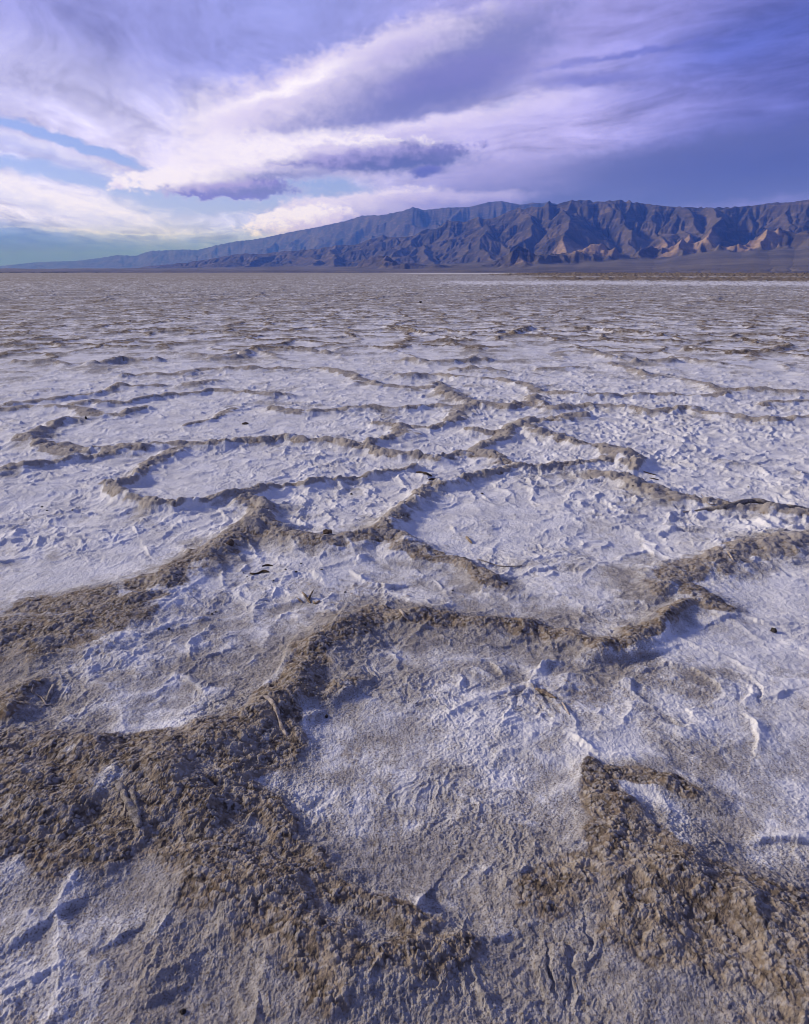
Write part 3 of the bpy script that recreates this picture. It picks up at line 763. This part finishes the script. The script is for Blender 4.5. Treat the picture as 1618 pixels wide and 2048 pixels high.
# ------------------------------------------------------------------ the range across the pan
def prof(pts):
    """skyline measured on the photograph -> tangent of its altitude against bearing"""
    a = [azel(px, py) for px, py in pts]
    return np.array([q[0] for q in a]), np.array([math.tan(q[1]) for q in a])
SKY_REAR = prof([(-260, 538), (-100, 536), (0, 532), (65, 525), (110, 523), (150, 522), (200, 516), (235, 510), (270, 512), (300, 502), (340, 500), (370, 499), (395, 500), (435, 490),
                 (475, 482), (500, 480), (525, 476), (590, 462), (630, 455), (690, 442), (725, 431), (765, 430), (809, 421), (826, 414), (848, 420), (893, 415), (938, 414), (978, 404),
                 (1003, 402), (1028, 407), (1060, 412), (1120, 425), (1250, 440), (1400, 470), (1700, 500), (2000, 520)])
SKY_FRONT = prof([(-260, 560), (220, 545), (330, 527), (400, 518), (470, 509), (540, 503), (600, 498), (680, 486), (740, 470), (800, 464), (860, 452), (900, 440), (950, 436), (985, 424), (1028, 412), (1068, 405), (1085, 407),
                  (1099, 402), (1110, 409), (1140, 401), (1173, 400), (1193, 404), (1238, 400), (1288, 407), (1338, 413), (1398, 415), (1453, 415), (1508, 411), (1548, 405), (1578, 405),
                  (1618, 399), (1700, 396), (1850, 402), (2100, 420)])
SKY_HUMP = prof([(-260, 575), (640, 570), (720, 528), (770, 512), (800, 526), (860, 530), (950, 532), (985, 520), (1020, 498), (1060, 490), (1090, 508), (1125, 510), (1150, 495), (1190, 482), (1225, 488), (1260, 502),
                 (1290, 482), (1330, 470), (1370, 478), (1400, 468), (1440, 474), (1500, 462), (1540, 470), (1580, 480), (1618, 478), (1760, 474), (2100, 490)])
AZ = np.radians(np.concatenate([np.arange(-62, -34, 0.35), np.arange(-34, 36, 0.062), np.arange(36, 62, 0.35)]))
RM = np.concatenate([np.arange(5200, 19500, 36.0), np.arange(19500, 36000, 130.0), np.arange(36000, 67000, 330.0)])
A2, R2 = np.meshgrid(AZ, RM)
MX, MY = (np.sin(A2) * R2), (np.cos(A2) * R2)
azd = np.degrees(AZ)
def ip(p): return np.interp(AZ, p[0], p[1])
RC_F = np.interp(azd, [-40, -12, 0, 10, 20, 32, 45], [21000, 18500, 16800, 15000, 14300, 13800, 13500])
RF_F = np.interp(azd, [-40, -12, -2, 8, 14, 20, 32, 45], [17500, 15200, 12400, 10800, 10600, 9800, 9600, 9500])
RC_R = np.interp(azd, [-40, -30, -10, 0, 10, 32], [60000, 58000, 37000, 26500, 25000, 24500])
def wedge(sky, rc, rf, back, pw, base):
    top = ip(sky) * rc + CAM_H
    t = (R2 - rf) / (rc - rf)
    up = np.clip(t, 0, 1) ** pw
    dn = np.clip(1 - (R2 - rc) / back, 0, 1)
    return np.where(R2 < rc, base + (top - base) * up, top * dn) * (t > 0) * (top > 0)
wl = 4200.0
big = fbm((MX / wl).astype(F32), (MY / wl).astype(F32), 1.0, 4, 101, 0.5)
# alluvial fans
RF_fan = np.interp(azd, [-40, -20, -5, 5, 14, 32, 45], [9000, 8200, 7400, 6400, 5900, 5600, 5500])
FS = np.interp(azd, [-40, -20, -5, 5, 14, 25, 32, 45], [.011, .013, .020, .030, .048, .066, .074, .075])
tf = np.clip(R2 - RF_fan, 0, None)
lobes = 1 + 0.22 * perlin((A2 * 14).astype(F32), (R2 / 9000).astype(F32), 103) + 0.10 * perlin((A2 * 45).astype(F32), (R2 / 6000).astype(F32), 104)
fan = np.where(tf < 4800, FS * tf * (0.55 + 0.45 * tf / 4800), FS * 4800 + (tf - 4800) * FS * 0.3) * lobes
front = wedge(SKY_FRONT, RC_F, RF_F + 900 * perlin((A2 * 22).astype(F32), (A2 * 0).astype(F32), 105), 5200.0, 0.95, 0.0)
rear = wedge(SKY_REAR, RC_R, RC_R - 6500 - 0.12 * (RC_R - 27000), 6000.0 + 0.1 * (RC_R - 27000), 0.9, 0.0)
RC_H = np.interp(azd, [-40, -5, 0, 9, 13, 18, 26, 34, 45], [11000, 11600, 9900, 8900, 9300, 9900, 10300, 10300, 10000])
top_h = np.maximum(ip(SKY_HUMP), 0) * RC_H
hump = top_h * np.exp(-((R2 - RC_H) / np.where(R2 < RC_H, 620.0, 900.0)) ** 2) * (1 + 0.35 * big)
rough = np.maximum(0, np.maximum(front, rear))
# spurs and side valleys of the fronts, before the rain carves them
qx = (MX + 700 * perlin((MX / 2600).astype(F32), (MY / 2600).astype(F32), 131)).astype(F32); qy = (MY + 700 * perlin((MX / 2600).astype(F32), (MY / 2600).astype(F32), 132)).astype(F32)
spur = ridged(qx, qy, 1 / 2300.0, 4, 133, 0.55) * 0.62
crestness = np.clip(np.maximum(front / np.maximum(front.max(0), 1), rear / np.maximum(rear.max(0), 1)), 0, 1)
def spur_field(sky, rc, rf, seed, gap, span, k):
    """crooked side ridges that come down from a crest, unevenly spaced and of uneven length"""
    rs = np.random.RandomState(seed)
    out = np.zeros_like(R2)
    t = (R2 - rf) / (rc - rf)
    a = span[0]
    while a < span[1]:
        a += rs.uniform(0.35, 1.9) * gap
        lean = rs.normal() * 2.6
        tip = rs.choice([0.0, 0.05, 0.15, 0.35, 0.55])
        top = (np.interp(rad(a), *sky) * np.interp(rad(a), AZ, rc))
        if top <= 60: continue
        tt = np.clip(t, 0, 1.02)
        c = rad(a) + rad(lean) * (1 - tt) + rad(0.9) * perlin((tt * 2.6 + a).astype(F32), (tt * 0 + seed).astype(F32), seed & 7) + rad(0.25) * perlin((tt * 9 + a).astype(F32), (tt * 0).astype(F32), 3)
        hgt = top * np.clip((tt - tip * 0.6) / (1 - tip * 0.6), 0, 1) ** rs.uniform(0.65, 1.25) * (1 + 0.10 * perlin((tt * 6 + a * 3).astype(F32), (tt * 0).astype(F32), 5))
        d = np.abs(A2 - c) * R2
        out = np.maximum(out, (hgt - d * rs.uniform(0.42, 0.75) * k) * (t > 0) * (R2 < rc + 1500))
    return out
sp_f = np.maximum(spur_field(SKY_FRONT, RC_F, RF_F, 3, 3.3, (-14, 44), 1.0), spur_field(SKY_FRONT, RC_F, RF_F, 8, 1.5, (-14, 44), 1.6) * 0.86)
sp_r = spur_field(SKY_REAR, RC_R, RC_R - 6500, 5, 3.4, (-34, 12), 1.0) * 0.9
body = 0.40 + 0.30 * spur + (0.42 - 0.12 * spur) * smooth(crestness, 0.45, 1.0)
far_body = 0.62 + 0.38 * spur + (0.38 - 0.38 * spur) * smooth(crestness, 0.75, 1.0)
body = body + (far_body - body) * smooth(R2, 19500, 24000)
carved = np.maximum(rough * body, np.maximum(sp_f * 0.97, sp_r * 0.97))
hh = np.maximum(fan, np.maximum(carved, hump * (0.55 + 0.75 * ridged(qx, qy, 1 / 700.0, 4, 136, 0.6) * 0.7)))
rock = smooth(np.maximum(carved, hump) - fan, -60, 80)
hh = hh + rock * (46.0 * fbm(MX.astype(F32), MY.astype(F32), 1 / 1500.0, 3, 106, 0.55) + 26.0 * fbm(MX.astype(F32), MY.astype(F32), 1 / 330.0, 4, 111, 0.6)) + 2.0 * perlin((MX / 120).astype(F32), (MY / 120).astype(F32), 107)
hh[R2 < RF_fan] = -3.0

def carve(h, n_iter, k_rock, k_fan):
    """rain: water runs to the lowest neighbour and cuts in proportion to flow and slope"""
    R, K = h.shape
    idx = np.arange(R * K).reshape(R, K)
    lat = RM[:, None] * np.gradient(AZ)[None, :]; rad_ = np.gradient(RM)[:, None] + 0 * lat
    area = (lat * rad_ / 2500.0).ravel()
    kk = (k_fan + (k_rock - k_fan) * rock) * (0.32 + 0.68 * smooth(-R2, -27000, -18500))
    h = h.copy(); h0 = h.copy()
    offs = [(a, b) for a in (-1, 0, 1) for b in (-1, 0, 1) if a or b]
    for it in range(n_iter):
        best = np.zeros((R, K)); rcv = idx.copy(); dist = np.ones((R, K)); hr = h.copy()
        P = np.pad(h, 1, mode='edge'); PI = np.pad(idx, 1, mode='edge')
        for a, b in offs:
            hn = P[1 + a:1 + a + R, 1 + b:1 + b + K]
            d = np.sqrt((a * rad_) ** 2 + (b * lat) ** 2)
            sl_ = (h - hn) / d
            k = sl_ > best
            best = np.where(k, sl_, best); rcv = np.where(k, PI[1 + a:1 + a + R, 1 + b:1 + b + K], rcv)
            dist = np.where(k, d, dist); hr = np.where(k, hn, hr)
        rc = rcv.ravel().copy(); root = rc == idx.ravel()
        S = area.copy(); cur = rc.copy(); live = ~root
        for _ in range(11):
            add = np.bincount(cur[live], weights=S[live], minlength=R * K)
            nxt = cur[cur]
            S = S + add
            live = live & (nxt != cur) & ~root[cur]
            cur = nxt
        q = np.minimum(S, 4000.0).reshape(R, K)
        cut = kk * np.sqrt(q) * best
        h = np.maximum(h - cut, np.where(best > 0, hr + 0.02 * (h - hr), h))
        # slopes slump and pits fill
        P = np.pad(h, 1, mode='edge')
        avg = (P[:-2, 1:-1] + P[2:, 1:-1] + P[1:-1, :-2] + P[1:-1, 2:]) * 0.25
        h += np.where(avg > h, 0.30, 0.05) * (avg - h)
    return h
hh = carve(hh, 22, 3.2, 0.35)
# bring the carved crest back to the measured skyline
def match(h):
    ang = (h - CAM_H) / R2
    have = np.maximum(ang.max(0), 1e-4)
    want = np.maximum(np.maximum(ip(SKY_FRONT), ip(SKY_REAR)), 0.001)
    ratio = np.clip(want / have, 0.6, 2.2)
    k = 5
    ratio = np.convolve(np.pad(ratio, k, mode='edge'), np.ones(2 * k + 1) / (2 * k + 1), 'valid')
    return ratio
for _ in range(3):
    ratio = match(hh)
    wgt = smooth(np.maximum(rough, 0) / np.maximum(np.maximum(rough.max(0), 1), 1)[None, :], 0.15, 0.8)
    hh = np.where(hh > 0, hh * (1 + (ratio[None, :] - 1) * wgt), hh)
hh[0] = -6.0; hh[-1] = -6.0; hh[:, 0] = -6.0; hh[:, -1] = -6.0

mat, g, b = new_mat('desert_rock')
pos = mat.node_tree.nodes.new('ShaderNodeNewGeometry').outputs['Position']
rk, sd, sn = g.attr('rock'), g.attr('sunlit_sediment'), g.attr('snow')
n1, _ = g.noise(pos, 0.0011, 5.0, 0.6)
n2, _ = g.noise(g.v('MULTIPLY', pos, (1.0, 1.0, 5.0)), 0.0035, 4.0, 0.6)
stone = g.mix(g.ss(n1, 0.35, 0.65), (0.036, 0.032, 0.034), (0.092, 0.074, 0.068))  # dark rock; cloud shade on the range put into its colour
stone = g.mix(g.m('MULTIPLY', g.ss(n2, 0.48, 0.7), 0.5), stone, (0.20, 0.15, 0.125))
sunlit_sed = g.mix(g.ss(n2, 0.35, 0.65), (0.19, 0.132, 0.105), (0.33, 0.235, 0.185))  # paler tan, sunlit look included in the colour
gravel = g.mix(g.ss(n1, 0.35, 0.65), (0.085, 0.072, 0.06), (0.15, 0.125, 0.105))
gravel = g.mix(g.m('MULTIPLY', g.ss(n2, 0.5, 0.7), 0.5), gravel, (0.20, 0.175, 0.155))
c = g.mix(g.ss(sd, 0.3, 0.7), stone, sunlit_sed)
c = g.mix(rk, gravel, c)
c = g.mix(sn, c, (0.75, 0.76, 0.8))
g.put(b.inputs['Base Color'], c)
bp = mat.node_tree.nodes.new('ShaderNodeBump')
n3, _ = g.noise(pos, 0.0075, 5.0, 0.62, dist=0.8)
bp.inputs['Distance'].default_value = 34.0
g.put(bp.inputs['Strength'], g.m('MULTIPLY', rk, 0.6))
g.put(bp.inputs['Height'], n3)
g.put(b.inputs['Normal'], bp.outputs[0])
b.inputs['Roughness'].default_value = 0.95
sunlit_sedi = smooth(A2 * 57.3 + 6 * big, 5, 13) * smooth(-np.abs(R2 - (RC_H + 400)[None, :]) + 700 * big, -2600, -800) * rock  # tan badlands, with sun patches on the right foothills painted in
sunlit_sedi *= smooth(perlin((MX / 900).astype(F32), (MY / 900).astype(F32), 121), -0.35, 0.25)
snow = smooth(hh, 2250, 2900) * smooth(R2, 22500, 24500) * smooth(perlin((MX / 420).astype(F32), (MY / 420).astype(F32), 122) + 0.3, -0.2, 0.5) * 0.6
hills = grid_mesh('hills', MX, MY, hh, False, {'rock': rock, 'sunlit_sediment': sunlit_sedi, 'snow': snow}, mat)
hills['kind'] = 'structure'

# ------------------------------------------------------------------ wood, twigs and stones lying on the pan
def tag(o, label, cat, group=None):
    o['label'] = label; o['category'] = cat
    if group: o['group'] = group
    return o

def spacing(r):
    d = 0.012 + (0.9 - r) * 0.02 if r < 0.9 else max(0.0021, r * r / 1050 * 0.46) if r < 13 else 0.0046 * r + 0.025
    return max(d, r * rad(0.053))

def gz(x, y):
    a = np.array([x], F32); b = np.array([y], F32)
    return float(ground(a, b, np.array([spacing(math.hypot(x, y))], F32))[0][0])

def on_ground(px, py):
    """point of the pan seen at a photograph position, and metres per photograph pixel there"""
    z = 0.02
    for _ in range(5):
        x, y = gpt(px, py, z)
        z = 0.5 * z + 0.5 * gz(x, y)
    depth = y * CP - (z - CAM_H) * SP
    return Vector((x, y, gz(x, y))), depth / FOC

def catmull(P, n):
    P = [2 * P[0] - P[1]] + P + [2 * P[-1] - P[-2]]
    out = []
    for i in range(1, len(P) - 2):
        a, b, c, d = P[i - 1:i + 3]
        for k in range(n):
            t = k / n
            out.append(0.5 * ((2 * b) + (c - a) * t + (2 * a - 5 * b + 4 * c - d) * t * t + (3 * b - a - 3 * c + d) * t ** 3))
    out.append(P[-2])
    return out

_sr = np.random.RandomState(41)
def stick(name, pts, mat, parent=None, lift=0.3, rough=0.22, flat=1.0, sub=6, twist=0.0):
    """pts: (px, py, half thickness in photograph pixels[, extra height m]); one tapered, knobbly mesh"""
    P, Rd = [], []
    for p in pts:
        v, k = on_ground(p[0], p[1])
        r = p[2] * k
        P.append(Vector((*v, r)) + Vector((0, 0, r * lift + (p[3] if len(p) > 3 else 0.0), 0)))
    C4 = catmull(P, sub)
    org = C4[0].to_3d() if parent is None else Vector(parent.location)
    N, vs, fs = 10, [], []
    ph = _sr.uniform(0, 6.28, 4)
    for i, c in enumerate(C4):
        p = c.to_3d(); r = max(c.w, 0.0006)
        d = (C4[min(i + 1, len(C4) - 1)] - C4[max(i - 1, 0)]).to_3d().normalized()
        side = d.cross(Vector((0, 0, 1))).normalized(); up = side.cross(d).normalized()
        knob = 1 + rough * (math.sin(i * 0.9 + ph[0]) * 0.5 + _sr.uniform(-0.5, 0.5) * 0.6)
        end = 0.72 if i in (0, len(C4) - 1) else 1.0
        for j in range(N):
            a = 2 * math.pi * j / N + twist * i
            rr = r * knob * end * (1 + rough * 0.8 * math.sin(3 * a + ph[1] + 0.25 * i) + rough * _sr.uniform(-0.3, 0.3))
            vs.append(p + side * (math.cos(a) * rr) + up * (math.sin(a) * rr * flat) - org)
    for i in range(len(C4) - 1):
        for j in range(N):
            fs.append((i * N + j, i * N + (j + 1) % N, (i + 1) * N + (j + 1) % N, (i + 1) * N + j))
    for i, rev in ((0, True), (len(C4) - 1, False)):
        c = C4[i].to_3d() - org
        d = (C4[i] - C4[i - 1 if i else 1]).to_3d().normalized()
        vs.append(c + d * C4[i].w * 0.3); t = len(vs) - 1
        for j in range(N):
            a, b_ = i * N + j, i * N + (j + 1) % N
            fs.append((b_, a, t) if rev else (a, b_, t))
    me = bpy.data.meshes.new(name); me.from_pydata([tuple(v) for v in vs], [], fs); me.update()
    me.polygons.foreach_set('use_smooth', np.ones(len(me.polygons), bool))
    me.materials.append(mat)
    ob = bpy.data.objects.new(name, me); C.objects.link(ob)
    if parent is None: ob.location = org
    else: ob.parent = parent
    return ob

def wood(name, lo, hi, scale):
    m, g, b = new_mat(name)
    p = m.node_tree.nodes.new('ShaderNodeTexCoord').outputs['Object']
    n, _ = g.noise(p, scale, 5.0, 0.65)
    n2_, _ = g.noise(p, scale * 5, 3.0, 0.6)
    c = g.mix(g.ss(g.m('ADD', n, g.m('MULTIPLY', g.m('SUBTRACT', n2_, 0.5), 0.5)), 0.35, 0.66), lo, hi)
    g.put(b.inputs['Base Color'], c); b.inputs['Roughness'].default_value = 0.85
    bp = m.node_tree.nodes.new('ShaderNodeBump'); bp.inputs['Distance'].default_value = 0.003; bp.inputs['Strength'].default_value = 0.9
    g.put(bp.inputs['Height'], g.m('ADD', n, n2_)); g.put(b.inputs['Normal'], bp.outputs[0])
    return m
W_GREY = wood('weathered_grey_wood', (0.13, 0.11, 0.095), (0.36, 0.32, 0.29), 45)
W_PALE = wood('bleached_wood', (0.24, 0.19, 0.15), (0.55, 0.47, 0.40), 60)
W_DARK = wood('dark_bark', (0.025, 0.018, 0.014), (0.085, 0.06, 0.045), 70)
W_BROWN = wood('brown_bark', (0.12, 0.085, 0.055), (0.40, 0.31, 0.22), 70)
STONE = wood('dark_stone', (0.02, 0.018, 0.018), (0.07, 0.06, 0.055), 90)
CLOD = wood('brown_clod', (0.06, 0.042, 0.03), (0.17, 0.12, 0.085), 60)

o = stick('driftwood_branch', [(1366, 1025, 2), (1395, 1022, 3), (1418, 1018, 4.2), (1450, 1015, 5), (1480, 1010, 5, .012), (1502, 1006, 5, .014), (1526, 1008, 4.6, .012), (1548, 1012, 4.4, .006), (1582, 1015, 4), (1618, 1020, 3.6), (1690, 1028, 2.4)], W_GREY, sub=5)
tag(o, 'long grey weathered branch lying across the brown ridge at the right edge', 'branch')
stick('side_twig', [(1430, 1015, 1.2, .004), (1415, 1006, 1.0, .02), (1402, 996, 0.8, .03)], W_PALE, o)
o = stick('dry_root', [(518, 1401, 2.2), (528, 1397, 3), (538, 1399, 3.6), (548, 1411, 4.2, .004), (554, 1424, 4.2, .004), (559, 1440, 3.8), (563, 1454, 3.6), (569, 1464, 3.8), (574, 1471, 2.6)], W_PALE)
tag(o, 'pale bleached root bent like a hook on the flank of the big brown ridge', 'root')
o = stick('driftwood_stump', [(224, 1570, 4), (236, 1573, 6), (246, 1584, 7), (252, 1598, 7), (260, 1613, 9), (270, 1632, 10), (281, 1655, 7)], W_GREY, rough=0.34, lift=0.35)
tag(o, 'gnarled split piece of grey wood half sunk in the brown crumbled dirt', 'driftwood')
stick('split_strand', [(258, 1580, 4), (268, 1596, 6), (274, 1612, 6), (279, 1632, 4)], W_GREY, o, rough=0.34)
stick('splinter', [(253, 1600, 3, .004), (252, 1614, 2.4, .006), (250, 1626, 1.5)], W_PALE, o)
o = stick('bark_fragment', [(1071, 1377, 3.5), (1080, 1382, 5.5), (1092, 1388, 5.5), (1104, 1393, 4), (1113, 1397, 2)], W_BROWN, flat=0.6, rough=0.32)
tag(o, 'curled flake of tan bark lying in the middle of the large speckled pan', 'bark')
o = stick('wood_splinter', [(1124, 1404, 1.4), (1129, 1412, 2.2), (1134, 1421, 2.4), (1139, 1430, 1.4)], W_PALE)
tag(o, 'thin pale splinter on speckled salt below the tan bark flake', 'splinter')
o = stick('dark_twig', [(832, 944.5, 1.3), (843, 945.5, 2), (853, 949, 2.4), (864, 953, 1.5)], W_DARK, lift=0.8)
tag(o, 'small black twig lying on the brightest white salt patch beyond the forked ridge', 'twig')
o = stick('dark_twig', [(857, 960, 1.2), (864, 959.5, 2.2), (872, 959, 1.4)], W_DARK, lift=0.6)
tag(o, 'stubby black twig at the dirt edge just below the twig on bright white salt', 'twig')
o = stick('dark_twig', [(500, 1147, 1.6), (508, 1148.5, 2.2), (516, 1147, 1.9), (527, 1144, 2.6), (538, 1144.5, 1.6)], W_DARK, lift=0.8)
tag(o, 'wavy dark brown twig on white salt left of the ring of crust', 'twig')
o = stick('dark_twig', [(524, 1132.5, 1.2), (534, 1131, 2.2), (546, 1132, 1.2)], W_DARK, lift=0.7)
tag(o, 'short black twig just behind the wavy dark brown one', 'twig')
o = stick('forked_twig', [(604, 1187, 1.4, .006), (610, 1194, 2.2, .006), (616, 1201, 2.4, .002), (621, 1206, 1.4)], W_BROWN, lift=0.8)
tag(o, 'dry V shaped forked twig standing inside the ring of white crust', 'twig')
stick('side_twig', [(617, 1201, 1.8, .002), (622, 1193, 1.8, .008), (627, 1185, 1.2, .012)], W_BROWN, o, lift=0.8)
o = stick('dry_twig', [(594, 1196, 1.2), (600, 1202, 1.8), (606, 1206, 1.2)], W_BROWN, lift=0.8)
tag(o, 'stub of dry twig lying left of the V shaped fork', 'twig')
o = stick('dry_twig', [(626, 1203, 1.2), (631, 1207, 2), (636, 1205, 2), (640, 1202, 1.2)], W_BROWN, lift=0.8)
tag(o, 'little crooked dry twig lying right of the V shaped fork', 'twig')
o = stick('forked_twig', [(69, 1361, 1.0), (66, 1373, 1.3), (65, 1386, 1.2), (75, 1391, 1.3), (83, 1396, 1.3), (88, 1403, 1.4), (93, 1411, 1.2)], W_PALE, lift=1.0)
tag(o, 'thin pale zigzag twig on grey dirt at the left edge', 'twig')
stick('side_twig', [(92, 1410, 1.2), (85, 1413, 1.1), (78, 1418, 0.9)], W_PALE, o, lift=1.0)
stick('side_twig', [(92, 1410, 1.2), (102, 1410, 1.0), (112, 1408, 0.8)], W_PALE, o, lift=1.0)
o = stick('bleached_stick', [(108, 1370, 3), (104, 1380, 4.5), (99, 1391, 4.8), (95, 1403, 3.6)], W_GREY, lift=0.4)
tag(o, 'stout grey stick lying beside the thin zigzag twig', 'stick')
o = stick('wood_chip', [(799, 1223, 2), (806, 1230, 3.4), (813, 1237, 3.2), (819, 1242, 1.8)], W_PALE, flat=0.5, lift=0.9)
tag(o, 'pale wood chip resting on top of the middle brown ridge', 'wood chip')
o = stick('thin_twig', [(955, 1118, .8), (972, 1124, 1.1), (990, 1130, 1.2), (1012, 1134, 1.1), (1044, 1132, .8)], W_GREY, lift=1.2)
tag(o, 'long hair thin grey twig trailing off the end of the diagonal ridge', 'twig')
o = stick('dry_twig', [(932, 1074, 1.6), (937, 1080, 2.6), (944, 1087, 1.6)], W_BROWN, lift=0.7)
tag(o, 'tan stub of twig on white salt right of the diagonal ridge', 'twig')
o = stick('dry_twig', [(1455, 1104, 1.5), (1461, 1113, 2.2), (1467, 1122, 1.4)], W_PALE, lift=0.7)
tag(o, 'pale stub of twig on the broad ridge at the far right', 'twig')
o = stick('thin_twig', [(1287, 944, .8), (1299, 948, 1.1), (1313, 951, .8)], W_DARK, lift=1.2)
tag(o, 'thin dark twig on white salt beside the highest ridge corner on the right', 'twig')
o = stick('thin_twig', [(1299, 956.5, .8), (1308, 958.5, 1.1), (1317, 960, .7)], W_DARK, lift=1.2)
tag(o, 'thin dark twig nearer the camera of the pair on the right hand salt', 'twig')

def stone(name, px, py, w, h, mat, sink=0.3):
    """angular lump w by h photograph pixels"""
    v, k = on_ground(px, py)
    bm = bmesh.new()
    bmesh.ops.create_icosphere(bm, subdivisions=3, radius=1.0)
    o1, o2 = _sr.uniform(0, 50, 2)
    for q in bm.verts:
        n = perlin(np.array([q.co.x * 1.3 + o1], F32), np.array([q.co.y * 1.3 + q.co.z * 0.9 + o2], F32), 7)[0]
        n2_ = perlin(np.array([q.co.x * 4 + o1], F32), np.array([q.co.y * 4 + q.co.z * 3.1], F32), 9)[0]
        f = 1 + 0.35 * float(n) + 0.14 * float(n2_)
        q.co = Vector((q.co.x * w * 0.5 * k * f, q.co.y * w * 0.42 * k * f, q.co.z * h * 0.5 * k * f))
    me = bpy.data.meshes.new(name); bm.to_mesh(me); bm.free()
    me.materials.append(mat)
    ob = bpy.data.objects.new(name, me); C.objects.link(ob)
    ob.location = v + Vector((0, 0, h * 0.5 * k * (1 - sink)))
    ob.rotation_euler = (0, 0, _sr.uniform(0, 6.28))
    return ob
tag(stone('dark_stone', 1547, 1263, 12, 10, STONE, 0.45), 'black stone perched on a white crust lip at the right edge', 'stone')
tag(stone('dark_stone', 366, 2024, 12, 10, STONE, 0.5), 'black lump added for the dark hole in the white crust peak at the bottom edge', 'stone')  # added dark lump; the crust has only a hole here
tag(stone('dark_stone', 653, 1434, 8, 6, STONE), 'black pebble on pale crust just right of the hooked root', 'stone')
tag(stone('dark_stone', 338, 1259, 6, 4.5, STONE), 'black pebble on smooth salt below the wide left hand ridge', 'stone')
tag(stone('dark_stone', 1013, 1168, 6, 5, STONE), 'black pebble in a white crust hole beside the end of the diagonal ridge', 'stone')
tag(stone('dark_stone', 172, 838, 5, 6, STONE, 0.3), 'upright dark stone at the foot of the far left ridge loop', 'stone')
tag(stone('dark_stone', 841, 606, 6, 3.5, STONE, 0.2), 'lone dark stone far out on the open flat', 'stone')
tag(stone('brown_clod', 461, 1090, 16, 13, CLOD), 'dark brown clod of dirt on the slope of the left hand ridge', 'clod')
tag(stone('brown_clod', 490, 848, 12, 5, CLOD, 0.5), 'flat brown clod alone on white salt between two far ridges', 'clod')
tag(stone('brown_clod', 655, 1072, 20, 14, CLOD, 0.45), 'round dark brown clod on the ridge that curves below the white pool', 'clod')
FL = 'small dark flake of debris lying on white salt crust'
for px, py, w in ((84, 1014, 6), (94, 1021, 5), (145, 1021, 5), (424, 1228, 6), (431, 1224, 5), (547, 1161, 5), (571, 1139, 6), (592, 1144, 7), (643, 1140, 6), (602, 1127, 5), (905, 1181, 5),
                 (690, 1184, 6), (487, 1146, 4), (494, 1153, 4), (1266, 972, 6), (964, 987, 7), (703, 988, 7), (1030, 1030, 4), (1497, 974, 5)):
    tag(stone('dark_flake', px, py, w * 0.85, w * 0.4, STONE, 0.45), FL, 'debris', 'dark flakes scattered on the salt')

# ------------------------------------------------------------------ far scrub on the left horizon
def scrub():
    bm = bmesh.new()
    rs = np.random.RandomState(5)
    for i in range(90):
        px = rs.uniform(-220, 158) if i < 70 else rs.uniform(-400, 260)
        a, _ = azel(px, 545)
        r = rs.uniform(3000, 3900)
        cx, cy = math.sin(a) * r, math.cos(a) * r
        w, h = rs.uniform(5, 16), rs.uniform(1.6, 4.6) * (1.0 if px < 100 else 0.7)
        for k in range(46):
            x = cx + rs.normal() * w * 0.5; y = cy + rs.normal() * w * 0.5
            z = abs(rs.normal()) * h * 0.45
            q = rs.uniform(0.5, 1.2)
            d1 = Vector(rs.normal(size=3)).normalized() * q; d2 = Vector(rs.normal(size=3)).normalized() * q
            p = Vector((x, y, z))
            f = [bm.verts.new(p), bm.verts.new(p + d1), bm.verts.new(p + d1 + d2), bm.verts.new(p + d2)]
            bm.faces.new(f)
    me = bpy.data.meshes.new('distant_scrub'); bm.to_mesh(me); bm.free()
    m, g, b = new_mat('scrub_leaves')
    p = m.node_tree.nodes.new('ShaderNodeNewGeometry').outputs['Position']
    n, _ = g.noise(p, 0.05, 3.0, 0.6)
    g.put(b.inputs['Base Color'], g.mix(n, (0.035, 0.04, 0.025), (0.08, 0.08, 0.05)))
    me.materials.append(m)
    ob = bpy.data.objects.new('distant_scrub', me); C.objects.link(ob)
    ob['kind'] = 'stuff'
scrub()

# ------------------------------------------------------------------ air
def haze():
    me = bpy.data.meshes.new('haze')
    s, lo, hi = 92000.0, -12.0, float(hh.max()) + 60.0
    vs = [(x, y, z) for z in (lo, hi) for x, y in ((-s, -s), (s, -s), (s, s), (-s, s))]
    fs = [(3, 2, 1, 0), (4, 5, 6, 7), (0, 1, 5, 4), (1, 2, 6, 5), (2, 3, 7, 6), (3, 0, 4, 7)]
    me.from_pydata(vs, [], fs)
    m = bpy.data.materials.new('haze'); m.use_nodes = True
    m.node_tree.nodes.clear()
    v = m.node_tree.nodes.new('ShaderNodeVolumePrincipled')
    v.inputs['Color'].default_value = (0.075, 0.205, 1.0, 1)
    v.inputs['Absorption Color'].default_value = (1, 1, 1, 1)
    v.inputs['Density'].default_value = 4.6e-5
    v.inputs['Anisotropy'].default_value = 0.0
    o = m.node_tree.nodes.new('ShaderNodeOutputMaterial')
    m.node_tree.links.new(v.outputs[0], o.inputs['Volume'])
    me.materials.append(m)
    ob = bpy.data.objects.new('haze', me); C.objects.link(ob)
    ob['kind'] = 'stuff'
haze()
